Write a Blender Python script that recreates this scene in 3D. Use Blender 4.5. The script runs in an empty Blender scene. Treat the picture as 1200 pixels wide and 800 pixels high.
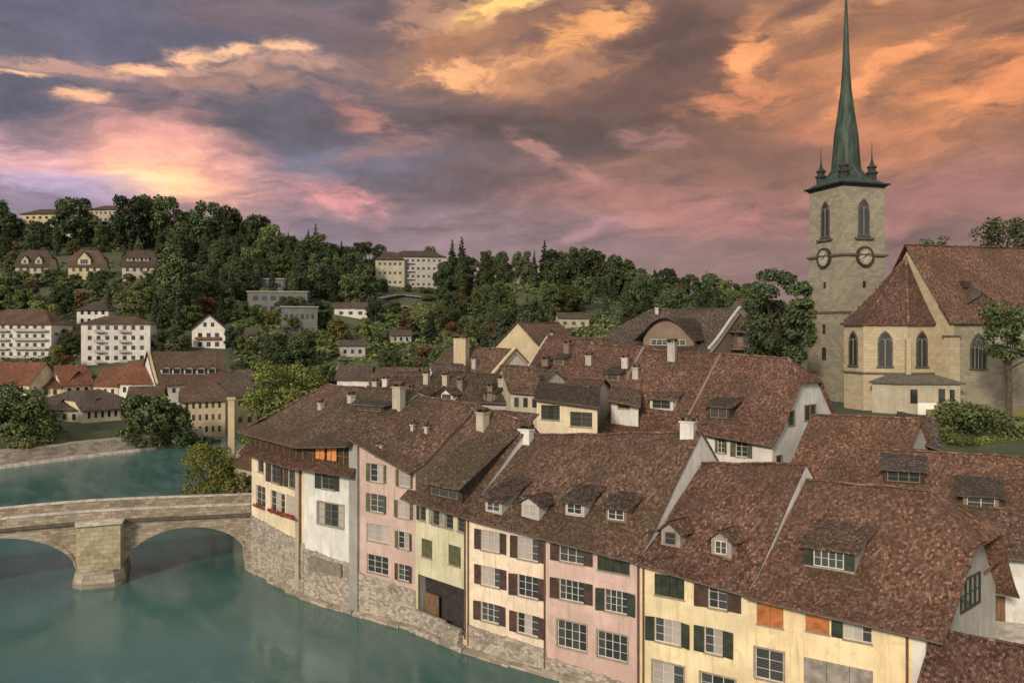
import bpy, bmesh, math, random
from mathutils import Vector, noise
random.seed(7)
V = Vector
R = math.radians
sc = bpy.context.scene
COL = sc.collection

# ------------------------------------------------------------------ camera, sky, sun, exposure
FPX, CX, HY, CAMZ = 940.0, 600.0, 385.0, 28.0
cam_d = bpy.data.cameras.new('camera')
cam_d.sensor_width = 36.0
cam_d.lens = 36.0 * FPX / 1200.0
cam_d.shift_y = -15.0 / 1200.0
cam_d.clip_start = 0.5
cam_d.clip_end = 8000
cam = bpy.data.objects.new('camera', cam_d)
cam.location = (0, 0, CAMZ)
cam.rotation_euler = (R(90), 0, 0)
COL.objects.link(cam)
sc.camera = cam

sc.view_settings.view_transform = 'Standard'
sc.view_settings.look = 'None'
sc.view_settings.exposure = 0.40
sc.view_settings.gamma = 1.0
sc.view_settings.use_curve_mapping = False
sc.render.engine = 'CYCLES'
sc.cycles.use_denoising = True
sc.cycles.max_bounces = 5
sc.cycles.diffuse_bounces = 3
sc.cycles.glossy_bounces = 3
sc.cycles.transmission_bounces = 2

SUN_DIR = V((-0.42, -0.79, 0.41)).normalized()      # towards the sun (low, left, behind the bridge we stand on)
SUN_STRENGTH = 2.5
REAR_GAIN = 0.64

sun_d = bpy.data.lights.new('sun', 'SUN')
sun_d.energy = SUN_STRENGTH
sun_d.angle = R(10)
sun_d.color = (1.0, 0.87, 0.70)
sun = bpy.data.objects.new('sun', sun_d)
sun.rotation_euler = (-SUN_DIR).to_track_quat('-Z', 'Y').to_euler()
sun.location = (-60, -40, 120)
COL.objects.link(sun)


def lin(r, g, b):
    def f(c):
        c /= 255.0
        return c / 12.92 if c <= 0.04045 else ((c + 0.055) / 1.055) ** 2.4
    return (f(r), f(g), f(b), 1.0)


class NT:
    """small helper to write node trees as expressions"""
    def __init__(self, tree):
        self.t = tree
        self.l = tree.links

    def n(self, kind, **kw):
        nd = self.t.nodes.new(kind)
        for k, v in kw.items():
            setattr(nd, k, v)
        return nd

    def put(self, sock, v):
        if v is None:
            return
        if isinstance(v, bpy.types.NodeSocket):
            self.l.new(v, sock)
        else:
            sock.default_value = v

    def m(self, op, a, b=None, c=None, clamp=False):
        nd = self.n('ShaderNodeMath', operation=op)
        nd.use_clamp = clamp
        for i, v in enumerate((a, b, c)):
            self.put(nd.inputs[i], v)
        return nd.outputs[0]

    def mix(self, f, a, b, mode='MIX'):
        nd = self.n('ShaderNodeMix', data_type='RGBA', blend_type=mode)
        self.put(nd.inputs[0], f)
        self.put(nd.inputs[6], a)
        self.put(nd.inputs[7], b)
        return nd.outputs[2]

    def smooth(self, x, lo, hi):
        nd = self.n('ShaderNodeMapRange', interpolation_type='SMOOTHSTEP')
        self.put(nd.inputs[0], x)
        nd.inputs[1].default_value = lo
        nd.inputs[2].default_value = hi
        return nd.outputs[0]

    def noise(self, vec, scale, detail=4, rough=0.55, dist=0.0):
        nd = self.n('ShaderNodeTexNoise')
        self.put(nd.inputs['Vector'], vec)
        nd.inputs['Scale'].default_value = scale
        nd.inputs['Detail'].default_value = detail
        nd.inputs['Roughness'].default_value = rough
        nd.inputs['Distortion'].default_value = dist
        return nd

    def ramp(self, f, stops):
        nd = self.n('ShaderNodeValToRGB')
        self.put(nd.inputs[0], f)
        el = nd.color_ramp.elements
        while len(el) > 1:
            el.remove(el[0])
        el[0].position = stops[0][0]
        el[0].color = stops[0][1]
        for p, c in stops[1:]:
            e = el.new(p)
            e.color = c
        return nd.outputs[0]

    def comb(self, x, y, z):
        nd = self.n('ShaderNodeCombineXYZ')
        for i, v in enumerate((x, y, z)):
            self.put(nd.inputs[i], v)
        return nd.outputs[0]

    def sep(self, v):
        nd = self.n('ShaderNodeSeparateXYZ')
        self.put(nd.inputs[0], v)
        return nd.outputs


def make_world():
    w = bpy.data.worlds.new('World')
    sc.world = w
    w.use_nodes = True
    t = w.node_tree
    t.nodes.clear()
    N = NT(t)
    tc = N.n('ShaderNodeTexCoord')
    x, y, z = N.sep(tc.outputs['Generated'])[:3]
    az = N.m('MULTIPLY', N.m('ARCTAN2', x, y), 57.2958)
    el = N.m('MULTIPLY', N.m('ARCSINE', N.m('MAXIMUM', N.m('MINIMUM', z, 1.0), -1.0)), 57.2958)
    # cloud texture in degrees of azimuth / elevation, stretched sideways
    p = N.comb(N.m('MULTIPLY', az, 0.06), N.m('MULTIPLY', el, 0.14), 0.0)
    wc = N.sep(N.noise(p, 1.3, 9, 0.62).outputs['Color'])
    az2 = N.m('ADD', az, N.m('MULTIPLY', N.m('SUBTRACT', wc[0], 0.5), 9.0))
    el2 = N.m('ADD', el, N.m('MULTIPLY', N.m('SUBTRACT', wc[1], 0.5), 4.5))
    slant = N.m('SUBTRACT', el2, N.m('MULTIPLY', az2, 0.10))
    p2 = N.comb(N.m('MULTIPLY', az2, 0.055), N.m('MULTIPLY', slant, 0.20), 3.7)
    n1 = N.m('SUBTRACT', N.noise(p2, 2.0, 10, 0.60, 0.35).outputs[0], 0.5)
    p3 = N.comb(N.m('MULTIPLY', az2, 0.10), N.m('MULTIPLY', el2, 0.27), 9.1)
    n2 = N.m('SUBTRACT', N.noise(p3, 3.6, 9, 0.62, 0.25).outputs[0], 0.5)
    # base: blue grey on the left turning brown mauve to the right, paler near the horizon
    f_az = N.smooth(az2, -26, 12)
    col = N.mix(f_az, lin(112, 108, 122), lin(126, 100, 94))
    hz = N.m('SUBTRACT', 1.0, N.smooth(el2, 1.5, 11.0))
    col = N.mix(N.m('MULTIPLY', hz, 0.85), col, N.mix(f_az, lin(166, 146, 162), lin(146, 118, 120)))

    def feat(px, py, sx, sy, rot, rgb, k=1.0, soft=0.75, nz=None, amp=1.6):
        nonlocal col
        a0 = math.degrees(math.atan((px - CX) / FPX))
        e0 = math.degrees(math.atan((HY - py) / FPX * math.cos(R(a0))))
        ca, sa = math.cos(R(rot)), math.sin(R(rot))
        dx = N.m('SUBTRACT', az2, a0)
        dy = N.m('SUBTRACT', el2, e0)
        u = N.m('ADD', N.m('MULTIPLY', dx, ca / (sx * 0.058)), N.m('MULTIPLY', dy, sa / (sx * 0.058)))
        v = N.m('SUBTRACT', N.m('MULTIPLY', dy, ca / (sy * 0.058)), N.m('MULTIPLY', dx, sa / (sy * 0.058)))
        r2 = N.m('ADD', N.m('MULTIPLY', u, u), N.m('MULTIPLY', v, v))
        g = N.m('EXPONENT', N.m('MULTIPLY', r2, -0.6))
        # ragged cloud: the noise eats into the feature, most at its rim
        s = N.m('MULTIPLY', g, N.m('ADD', 1.0, N.m('MULTIPLY', nz or n1, amp * 2.0)))
        f = N.m('MULTIPLY', N.smooth(s, 0.10, 0.22 + soft * 1.15), k)
        col = N.mix(f, col, lin(*rgb))

    # soft broad fields
    feat(1040, 95, 260, 115, 0, (178, 124, 82), 0.95, 0.9)
    feat(1090, 228, 150, 40, 0, (156, 112, 108), 0.75, 0.9)
    feat(600, 268, 220, 36, 0, (150, 126, 132), 0.85, 0.9)
    feat(790, 240, 170, 32, -8, (170, 120, 110), 0.85, 0.9)
    feat(880, 268, 110, 16, 0, (184, 124, 118), 0.6, 0.9)
    feat(110, 208, 200, 34, 0, (188, 152, 166), 0.85, 0.9)
    # darker bands
    feat(640, 150, 190, 24, -3, (101, 85, 81), 0.95, 0.7)
    feat(800, 62, 95, 46, 0, (106, 85, 80), 0.95, 0.8)
    feat(770, 122, 140, 26, 0, (114, 88, 80), 0.85, 0.8)
    feat(905, 178, 90, 30, 0, (130, 98, 88), 0.8, 0.8)
    feat(235, 138, 150, 26, 0, (106, 99, 107), 0.9, 0.8)
    feat(60, 120, 100, 30, 0, (113, 109, 123), 0.8, 0.9)
    feat(140, 22, 160, 26, 0, (108, 106, 122), 0.7, 0.9)
    feat(400, 190, 80, 22, 0, (118, 117, 134), 0.85, 0.8)
    feat(460, 62, 70, 36, 0, (122, 105, 108), 0.7, 0.9)
    feat(330, 20, 110, 24, 0, (128, 108, 112), 0.7, 0.9)
    feat(1165, 8, 100, 22, 0, (146, 108, 84), 0.8, 0.9)
    feat(1180, 145, 60, 16, 10, (150, 108, 92), 0.6, 0.8)
    # rosy underside and the lumpy bright streak on the left
    feat(280, 86, 120, 19, 4, (158, 124, 112), 0.9, 0.8, n2)
    feat(190, 72, 170, 6, 6, (186, 146, 128), 0.7, 0.6, n2, 1.8)
    for q in ((342, 54, 24, 8), (292, 58, 24, 6), (240, 61, 32, 8), (160, 72, 30, 7), (95, 104, 22, 7), (24, 78, 20, 3)):
        feat(q[0], q[1], q[2], q[3], 5, (226, 176, 138), 1.0, 0.8, n2, 1.4)
    # sunset glow above the wooded hill
    feat(205, 188, 110, 52, -22, (206, 150, 142), 1.0, 0.9)
    feat(200, 206, 66, 32, -12, (230, 172, 142), 0.95, 0.9, n2, 1.0)
    feat(192, 214, 40, 17, 0, (246, 204, 152), 0.9, 0.9, n2, 0.6)
    feat(25, 182, 70, 24, -14, (214, 166, 168), 0.95, 0.9)
    feat(90, 224, 80, 16, 0, (168, 160, 190), 0.7, 0.9)
    feat(388, 236, 52, 22, -10, (198, 138, 138), 0.9, 0.8, n2)
    feat(432, 136, 48, 15, -30, (176, 126, 114), 0.9, 0.8, n2)
    feat(450, 178, 60, 13, 12, (156, 120, 118), 0.7, 0.8, n2)
    # golden clouds
    feat(570, 58, 110, 54, 0, (166, 122, 94), 0.95, 0.9)
    feat(595, 8, 60, 17, 14, (232, 186, 114), 1.0, 0.7, n2)
    feat(545, 80, 60, 12, 0, (220, 162, 114), 1.0, 0.6, n2, 2.2)
    feat(500, 22, 46, 18, 20, (180, 140, 118), 0.8, 0.7, n2, 2.2)
    feat(682, 42, 56, 19, 22, (212, 152, 94), 1.0, 0.7, n2, 2.0)
    feat(640, 90, 90, 12, 6, (170, 124, 94), 0.7, 0.7, n2, 2.2)
    feat(645, 188, 46, 9, -28, (170, 126, 118), 0.85, 0.7, n2, 2.0)
    feat(765, 160, 46, 11, -8, (162, 120, 112), 0.75, 0.7, n2, 2.0)
    feat(884, 68, 26, 40, -20, (218, 148, 92), 1.0, 0.8, n2, 1.6)
    feat(890, 105, 80, 18, 8, (196, 130, 88), 0.85, 0.8, n2, 1.8)
    feat(1030, 84, 56, 11, 36, (218, 146, 90), 0.95, 0.7, n2, 1.8)
    feat(1160, 88, 90, 40, 28, (212, 138, 80), 0.9, 0.9, n2)
    feat(990, 12, 70, 8, 14, (198, 142, 96), 0.85, 0.7, n2, 2.0)
    feat(690, 270, 40, 9, 30, (176, 134, 138), 0.7, 0.8, n2)
    feat(1000, 152, 70, 20, -20, (186, 122, 90), 0.6, 0.9)
    # veil of fine streaks over everything
    vs = N.m('ADD', 1.0, N.m('MULTIPLY', N.m('ADD', n2, n1), 0.60))
    col = N.mix(1.0, col, N.comb(vs, vs, vs), 'MULTIPLY')
    gm = N.n('ShaderNodeGamma')
    N.put(gm.inputs[0], col)
    gm.inputs[1].default_value = 1.27
    hs = N.n('ShaderNodeHueSaturation')
    hs.inputs['Saturation'].default_value = 0.93
    hs.inputs['Value'].default_value = 1.20
    N.put(hs.inputs['Color'], gm.outputs[0])
    col = N.mix(1.0, hs.outputs[0], (1.0, 1.02, 0.985, 1), 'MULTIPLY')

    # out of view overhead and behind the camera, sky brightened to light the facades
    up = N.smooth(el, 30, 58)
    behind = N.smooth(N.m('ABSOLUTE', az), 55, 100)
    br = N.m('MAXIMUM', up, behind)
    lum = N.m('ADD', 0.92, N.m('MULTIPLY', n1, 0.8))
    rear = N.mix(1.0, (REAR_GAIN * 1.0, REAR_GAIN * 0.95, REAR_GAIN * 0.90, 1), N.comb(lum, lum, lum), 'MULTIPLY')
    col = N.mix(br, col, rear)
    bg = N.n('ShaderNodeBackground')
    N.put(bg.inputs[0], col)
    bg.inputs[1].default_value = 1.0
    sky = N.n('ShaderNodeTexSky', sky_type='NISHITA')
    sky.sun_disc = False
    sky.sun_elevation = math.asin(SUN_DIR.z)
    sky.sun_rotation = math.atan2(SUN_DIR.x, SUN_DIR.y)
    bg2 = N.n('ShaderNodeBackground')
    N.put(bg2.inputs[0], sky.outputs[0])
    bg2.inputs[1].default_value = 0.06
    ms = N.n('ShaderNodeMixShader')
    ms.inputs[0].default_value = 0.95
    N.l.new(bg2.outputs[0], ms.inputs[1])
    N.l.new(bg.outputs[0], ms.inputs[2])
    out = N.n('ShaderNodeOutputWorld')
    N.l.new(ms.outputs[0], out.inputs[0])
    w.cycles.sampling_method = 'MANUAL'
    w.cycles.sample_map_resolution = 512


make_world()


# ------------------------------------------------------------------ materials
def new_mat(name):
    m = bpy.data.materials.new(name)
    m.use_nodes = True
    t = m.node_tree
    t.nodes.clear()
    N = NT(t)
    out = N.n('ShaderNodeOutputMaterial')
    bs = N.n('ShaderNodeBsdfPrincipled')
    N.l.new(bs.outputs[0], out.inputs[0])
    return m, N, bs


def bump(N, bs, h, strength=0.5, dist=0.05):
    b = N.n('ShaderNodeBump')
    b.inputs['Strength'].default_value = strength
    b.inputs['Distance'].default_value = dist
    N.put(b.inputs['Height'], h)
    N.l.new(b.outputs[0], bs.inputs['Normal'])


def c4(c):
    return (c[0], c[1], c[2], 1.0)


def mul(c, k):
    return (c[0] * k, c[1] * k, c[2] * k, 1.0)


def roof_mat(name, base, moss=0.35, tw=0.17, th=0.20, light=0.5):
    m, N, bs = new_mat(name)
    uv = N.n('ShaderNodeUVMap')
    u, v = N.sep(uv.outputs[0])[:2]
    wob = N.noise(uv.outputs[0], 0.8, 2)
    v = N.m('ADD', v, N.m('MULTIPLY', N.m('SUBTRACT', wob.outputs[0], 0.5), 0.12))
    vr = N.m('DIVIDE', v, th)
    row = N.m('FLOOR', vr)
    fr = N.m('SUBTRACT', vr, row)
    uu = N.m('ADD', N.m('DIVIDE', u, tw), N.m('MULTIPLY', N.m('MODULO', row, 2.0), 0.5))
    colm = N.m('FLOOR', uu)
    fu = N.m('SUBTRACT', uu, colm)
    wn = N.n('ShaderNodeTexWhiteNoise', noise_dimensions='2D')
    N.put(wn.inputs[0], N.comb(colm, row, 0))
    rnd = wn.outputs[0]
    geo = N.n('ShaderNodeNewGeometry')
    pos = geo.outputs['Position']
    big = N.noise(pos, 0.22, 4, 0.6).outputs[0]
    mid = N.noise(pos, 1.1, 5, 0.65).outputs[0]
    fine = N.noise(pos, 4.0, 4, 0.7).outputs[0]
    col = N.ramp(rnd, [(0.0, mul(base, 0.38)), (0.3, mul(base, 0.75)), (0.62, c4(base)),
                       (0.86, (base[0] * 1.45, base[1] * 1.42, base[2] * 1.4, 1)),
                       (1.0, (base[0] * 1.9 + .04, base[1] * 2.1 + .04, base[2] * 2.2 + .03, 1))])
    # weathering: lichen, soot, moss in patches
    f1 = N.m('MULTIPLY', N.smooth(mid, 0.45, 0.68), light)
    col = N.mix(f1, col, (0.155, 0.108, 0.072, 1))
    f2 = N.m('MULTIPLY', N.smooth(big, 0.42, 0.62), 0.6)
    col = N.mix(f2, col, mul(base, 0.55))
    f3 = N.m('MULTIPLY', N.smooth(N.m('ADD', big, N.m('MULTIPLY', N.m('SUBTRACT', fine, 0.5), 0.7)), 0.5, 0.72), moss)
    col = N.mix(f3, col, (0.078, 0.072, 0.032, 1))
    f4 = N.m('MULTIPLY', N.smooth(fine, 0.52, 0.68), 0.55)
    col = N.mix(f4, col, (0.30, 0.205, 0.145, 1))
    f5 = N.m('MULTIPLY', N.smooth(fine, 0.50, 0.33), 0.5)
    col = N.mix(f5, col, mul(base, 0.3))
    N.put(bs.inputs['Base Color'], col)
    bs.inputs['Roughness'].default_value = 0.85
    bs.inputs['Specular IOR Level'].default_value = 0.25
    edge = N.m('MULTIPLY', N.m('POWER', N.m('ABSOLUTE', N.m('SUBTRACT', N.m('MULTIPLY', fu, 2.0), 1.0)), 6.0), -0.5)
    h = N.m('ADD', N.m('SUBTRACT', 1.0, fr), edge)
    h = N.m('ADD', h, N.m('MULTIPLY', rnd, 0.7))
    h = N.m('ADD', h, N.m('MULTIPLY', fine, 0.8))
    bump(N, bs, h, 1.0, 0.10)
    return m


def stucco(name, base, stain=0.65, dirt=(0.16, 0.13, 0.10)):
    m, N, bs = new_mat(name)
    geo = N.n('ShaderNodeNewGeometry')
    pos = geo.outputs['Position']
    big = N.noise(pos, 0.35, 5, 0.6).outputs[0]
    x, y, z = N.sep(pos)[:3]
    streak = N.noise(N.comb(N.m('MULTIPLY', x, 2.6), N.m('MULTIPLY', y, 2.6), N.m('MULTIPLY', z, 0.22)), 1.0, 5, 0.65).outputs[0]
    fine = N.noise(pos, 9.0, 3, 0.6).outputs[0]
    col = N.mix(N.smooth(big, 0.35, 0.68), mul(base, 0.84), (min(base[0] * 1.06, .9), min(base[1] * 1.06, .9), min(base[2] * 1.07, .9), 1))
    col = N.mix(N.m('MULTIPLY', N.smooth(streak, 0.48, 0.70), stain), col, (base[0] * 0.55 + dirt[0] * .2, base[1] * 0.53 + dirt[1] * .2, base[2] * 0.5 + dirt[2] * .2, 1))
    pt = N.noise(pos, 0.8, 6, 0.7, 0.8).outputs[0]
    col = N.mix(N.m('MULTIPLY', N.smooth(pt, 0.53, 0.60), 0.38 + 0.25 * stain), col, (base[0] * 0.72 + .03, base[1] * 0.70 + .03, base[2] * 0.70 + .035, 1))
    col = N.mix(N.m('MULTIPLY', N.smooth(pt, 0.44, 0.38), 0.30), col, (min(base[0] * 1.05 + .06, .85), min(base[1] * 1.05 + .06, .85), min(base[2] * 1.05 + .07, .85), 1))
    damp = N.m('MULTIPLY', N.m('SUBTRACT', 1.0, N.smooth(N.m('ADD', z, N.m('MULTIPLY', big, 5.0)), 3.5, 8.5)), 0.35)
    col = N.mix(damp, col, (base[0] * 0.6, base[1] * 0.58, base[2] * 0.52, 1))
    N.put(bs.inputs['Base Color'], col)
    bs.inputs['Roughness'].default_value = 0.9
    bs.inputs['Specular IOR Level'].default_value = 0.2
    bump(N, bs, N.m('ADD', fine, N.m('MULTIPLY', big, 2.0)), 0.35, 0.03)
    return m


def stone(name, c_lo, c_hi, bw=0.7, bh=0.35, mortar=(0.20, 0.17, 0.14), rough_cut=0.5, stain=(0.09, 0.085, 0.05), stain_k=0.5, msize=0.018):
    m, N, bs = new_mat(name)
    uv = N.n('ShaderNodeUVMap')
    geo = N.n('ShaderNodeNewGeometry')
    pos = geo.outputs['Position']
    wob = N.noise(pos, 1.3, 3).outputs['Color']
    mixv = N.n('ShaderNodeVectorMath', operation='MULTIPLY_ADD')
    N.put(mixv.inputs[0], wob)
    mixv.inputs[1].default_value = (0.22 * rough_cut,) * 3
    N.put(mixv.inputs[2], uv.outputs[0])
    br = N.n('ShaderNodeTexBrick')
    N.put(br.inputs['Vector'], mixv.outputs[0])
    br.inputs['Color1'].default_value = (0, 0, 0, 1)
    br.inputs['Color2'].default_value = (1, 1, 1, 1)
    br.inputs['Mortar'].default_value = (0.5, 0.5, 0.5, 1)
    br.inputs['Scale'].default_value = 1.0
    br.inputs['Mortar Size'].default_value = msize
    br.inputs['Brick Width'].default_value = bw
    br.inputs['Row Height'].default_value = bh
    br.inputs['Bias'].default_value = 0.0
    big = N.noise(pos, 0.3, 5, 0.65).outputs[0]
    mid = N.noise(pos, 2.2, 5, 0.65).outputs[0]
    f = N.m('ADD', N.m('MULTIPLY', br.outputs[0], 0.55), N.m('MULTIPLY', mid, 0.45))
    col = N.mix(N.smooth(f, 0.15, 0.8), c4(c_lo), c4(c_hi))
    col = N.mix(N.m('MULTIPLY', br.outputs['Fac'], 0.8), col, c4(mortar))
    col = N.mix(N.m('MULTIPLY', N.smooth(N.m('ADD', big, N.m('MULTIPLY', N.m('SUBTRACT', mid, 0.5), 0.6)), 0.48, 0.72), stain_k), col, c4(stain))
    N.put(bs.inputs['Base Color'], col)
    bs.inputs['Roughness'].default_value = 0.9
    bs.inputs['Specular IOR Level'].default_value = 0.2
    bump(N, bs, N.m('ADD', N.m('MULTIPLY', N.m('SUBTRACT', 1.0, br.outputs['Fac']), 1.0), N.m('MULTIPLY', mid, 1.2)), 0.6, 0.06)
    return m


def plain(name, base, rough=0.7, var=0.25, scale=2.0, metal=0.0, spec=0.3, grain=None):
    m, N, bs = new_mat(name)
    geo = N.n('ShaderNodeNewGeometry')
    pos = geo.outputs['Position']
    if grain:
        x, y, z = N.sep(pos)[:3]
        pos = N.comb(N.m('MULTIPLY', x, grain[0]), N.m('MULTIPLY', y, grain[1]), N.m('MULTIPLY', z, grain[2]))
    nz = N.noise(pos, scale, 4, 0.6).outputs[0]
    col = N.mix(N.smooth(nz, 0.3, 0.7), mul(base, 1 - var), mul(base, 1 + var))
    N.put(bs.inputs['Base Color'], col)
    bs.inputs['Roughness'].default_value = rough
    bs.inputs['Metallic'].default_value = metal
    bs.inputs['Specular IOR Level'].default_value = spec
    bump(N, bs, nz, 0.3, 0.02)
    return m


def shutter_mat(name, base):
    m, N, bs = new_mat(name)
    geo = N.n('ShaderNodeNewGeometry')
    z = N.sep(geo.outputs['Position'])[2]
    fr = N.m('FRACT', N.m('MULTIPLY', z, 6.5))
    nz = N.noise(geo.outputs['Position'], 1.6, 4, 0.6).outputs[0]
    col = N.mix(N.smooth(nz, 0.3, 0.7), mul(base, 0.7), mul(base, 1.3))
    N.put(bs.inputs['Base Color'], col)
    bs.inputs['Roughness'].default_value = 0.6
    bump(N, bs, fr, 1.0, 0.07)
    return m


def glass_mat(name, base, rough=0.06, var=0.5):
    m, N, bs = new_mat(name)
    oi = N.n('ShaderNodeObjectInfo')
    geo = N.n('ShaderNodeNewGeometry')
    nz = N.noise(geo.outputs['Position'], 0.9, 3).outputs[0]
    k = N.m('ADD', 1.0 - var / 2, N.m('MULTIPLY', N.m('ADD', N.m('MULTIPLY', oi.outputs['Random'], 0.6), N.m('MULTIPLY', nz, 0.5)), var))
    col = N.mix(1.0, c4(base), N.comb(k, k, k), 'MULTIPLY')
    N.put(bs.inputs['Base Color'], col)
    bs.inputs['Roughness'].default_value = rough
    bs.inputs['Specular IOR Level'].default_value = 0.6
    bump(N, bs, nz, 0.15, 0.02)
    return m


def leaf_mat(name, base, var=0.5, hue=(1.25, 1.05, 0.7)):
    m, N, bs = new_mat(name)
    geo = N.n('ShaderNodeNewGeometry')
    oi = N.n('ShaderNodeObjectInfo')
    rl = geo.outputs['Random Per Island']
    col = N.ramp(rl, [(0.0, mul(base, 1 - var)), (0.5, c4(base)), (0.85, (base[0] * (1 + var), base[1] * (1 + var), base[2] * (1 + var * .6), 1)),
                      (1.0, (base[0] * hue[0] * 1.35, base[1] * hue[1] * 1.35, base[2] * hue[2] * 1.2, 1))])
    ro = oi.outputs['Random']
    col = N.mix(N.m('MULTIPLY', ro, 0.55), col, N.mix(1.0, col, (1.75, 1.35, 0.9, 1), 'MULTIPLY'))
    br = N.m('ADD', 0.58, N.m('MULTIPLY', N.m('FRACT', N.m('MULTIPLY', ro, 7.31)), 1.0))
    col = N.mix(1.0, col, N.comb(br, br, br), 'MULTIPLY')
    N.put(bs.inputs['Base Color'], col)
    bs.inputs['Roughness'].default_value = 0.75
    bs.inputs['Specular IOR Level'].default_value = 0.2
    return m


M = {}
# roofs
M['roof_red'] = roof_mat('tiles_red_brown', (0.165, 0.082, 0.053), 0.35)
M['roof_brown'] = roof_mat('tiles_brown', (0.136, 0.078, 0.052), 0.5)
M['roof_rust'] = roof_mat('tiles_rust', (0.150, 0.074, 0.050), 0.28)
M['roof_dark'] = roof_mat('tiles_dark', (0.074, 0.050, 0.040), 0.40)
M['roof_moss'] = roof_mat('tiles_mossy', (0.110, 0.072, 0.047), 0.8)
M['roof_grey'] = roof_mat('tiles_grey', (0.100, 0.074, 0.062), 0.30)
M['roof_orange'] = roof_mat('tiles_orange', (0.23, 0.085, 0.045), 0.12)
M['roof_maroon'] = roof_mat('tiles_maroon', (0.115, 0.056, 0.041), 0.25)
# walls
M['cream'] = stucco('stucco_cream', (0.68, 0.57, 0.40))
M['white'] = stucco('stucco_white', (0.62, 0.60, 0.55))
M['pink'] = stucco('stucco_pink', (0.51, 0.37, 0.32))
M['rose'] = stucco('stucco_rose', (0.57, 0.40, 0.35))
M['greencream'] = stucco('stucco_green_cream', (0.56, 0.51, 0.35))
M['peach'] = stucco('stucco_peach', (0.72, 0.585, 0.44))
M['yellow'] = stucco('stucco_yellow', (0.73, 0.595, 0.365))
M['yellow2'] = stucco('stucco_warm_yellow', (0.75, 0.59, 0.35))
M['greywall'] = stucco('stucco_grey', (0.40, 0.38, 0.34), 0.6)
M['graystrip'] = stucco('stucco_grey_strip', (0.30, 0.29, 0.27), 0.7)
M['offwhite'] = stucco('stucco_off_white', (0.62, 0.58, 0.53), 0.6)
M['partywall'] = stucco('stucco_party_wall', (0.42, 0.38, 0.345), 0.8)
M['tan'] = stucco('stucco_tan', (0.50, 0.41, 0.26), 0.5)
M['slategrey'] = stucco('stucco_slate_grey', (0.15, 0.15, 0.14), 0.6)
M['brownwall'] = stucco('stucco_brown', (0.20, 0.15, 0.11), 0.5)
M['oldwall'] = stucco('stucco_old', (0.42, 0.37, 0.28), 0.7)
# stone
M['rubble'] = stone('rubble_stone', (0.20, 0.165, 0.135), (0.46, 0.395, 0.325), 0.42, 0.22, (0.27, 0.235, 0.195), 2.6, (0.105, 0.095, 0.075), 0.6, 0.022)
M['bridge'] = stone('bridge_stone', (0.23, 0.185, 0.135), (0.41, 0.345, 0.265), 0.75, 0.33, (0.22, 0.17, 0.13), 1.4, (0.12, 0.10, 0.06), 0.55)
M['pier'] = stone('pier_stone', (0.33, 0.285, 0.18), (0.46, 0.40, 0.265), 0.9, 0.5, (0.25, 0.22, 0.14), 0.4, (0.14, 0.12, 0.06), 0.6)
M['coping'] = plain('coping_stone', (0.46, 0.41, 0.35), 0.85, 0.3, 1.2)
M['sand'] = stone('sandstone', (0.225, 0.20, 0.148), (0.315, 0.275, 0.205), 0.9, 0.42, (0.30, 0.26, 0.18), 0.15, (0.20, 0.18, 0.12), 0.4, 0.012)
M['sandwarm'] = stone('sandstone_warm', (0.375, 0.305, 0.20), (0.455, 0.38, 0.26), 0.9, 0.42, (0.42, 0.33, 0.19), 0.15, (0.30, 0.24, 0.13), 0.4, 0.012)
M['quay'] = stone('quay_stone', (0.22, 0.18, 0.14), (0.40, 0.34, 0.27), 1.2, 0.5, (0.15, 0.13, 0.1), 0.6, (0.10, 0.09, 0.06), 0.5)
# other
M['darkstone'] = plain('dark_stone_trim', (0.10, 0.085, 0.065), 0.8)
M['copper'] = plain('verdigris_copper', (0.030, 0.046, 0.034), 0.65, 0.55, 0.8, 0.0, 0.4, (2.5, 2.5, 0.4))
M['copperdark'] = plain('dark_copper', (0.026, 0.031, 0.025), 0.6, 0.3)
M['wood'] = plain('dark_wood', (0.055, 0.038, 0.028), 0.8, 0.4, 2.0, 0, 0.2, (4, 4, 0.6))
M['woodmid'] = plain('brown_wood', (0.15, 0.085, 0.05), 0.8, 0.35, 2.0, 0, 0.2, (4, 4, 0.6))
M['pipe'] = plain('brown_pipe', (0.13, 0.065, 0.040), 0.5, 0.2)
M['gutter'] = plain('dark_gutter', (0.09, 0.065, 0.05), 0.5, 0.3)
M['frame'] = plain('window_white', (0.50, 0.475, 0.425), 0.6, 0.12)
M['framedark'] = plain('window_dark_frame', (0.17, 0.15, 0.12), 0.7, 0.2)
M['stoneframe'] = plain('window_stone_surround', (0.26, 0.22, 0.18), 0.85, 0.2)
M['sh_green'] = shutter_mat('shutter_green', (0.045, 0.055, 0.038))
M['sh_brown'] = shutter_mat('shutter_brown', (0.085, 0.050, 0.040))
M['sh_red'] = shutter_mat('shutter_red_brown', (0.095, 0.052, 0.045))
M['sh_orange'] = shutter_mat('shutter_orange', (0.50, 0.17, 0.06))
M['sh_grey'] = shutter_mat('blind_grey', (0.36, 0.31, 0.27))
M['sh_olive'] = shutter_mat('shutter_olive', (0.13, 0.13, 0.065))
M['orange'] = plain('orange_paint', (0.55, 0.205, 0.07), 0.6, 0.2)
M['redpaint'] = plain('red_brown_boards', (0.30, 0.085, 0.045), 0.7, 0.3)
M['glass'] = glass_mat('glass_dark', (0.030, 0.033, 0.032))
M['glassmid'] = glass_mat('glass_grey', (0.055, 0.056, 0.054))
M['curtain'] = glass_mat('glass_with_curtain', (0.36, 0.32, 0.285), 0.15, 0.7)
M['dark_sheet'] = plain('painted_interior_dark', (0.035, 0.03, 0.027), 0.95)  # flat dark colour standing in for the shade inside the water gate
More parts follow.
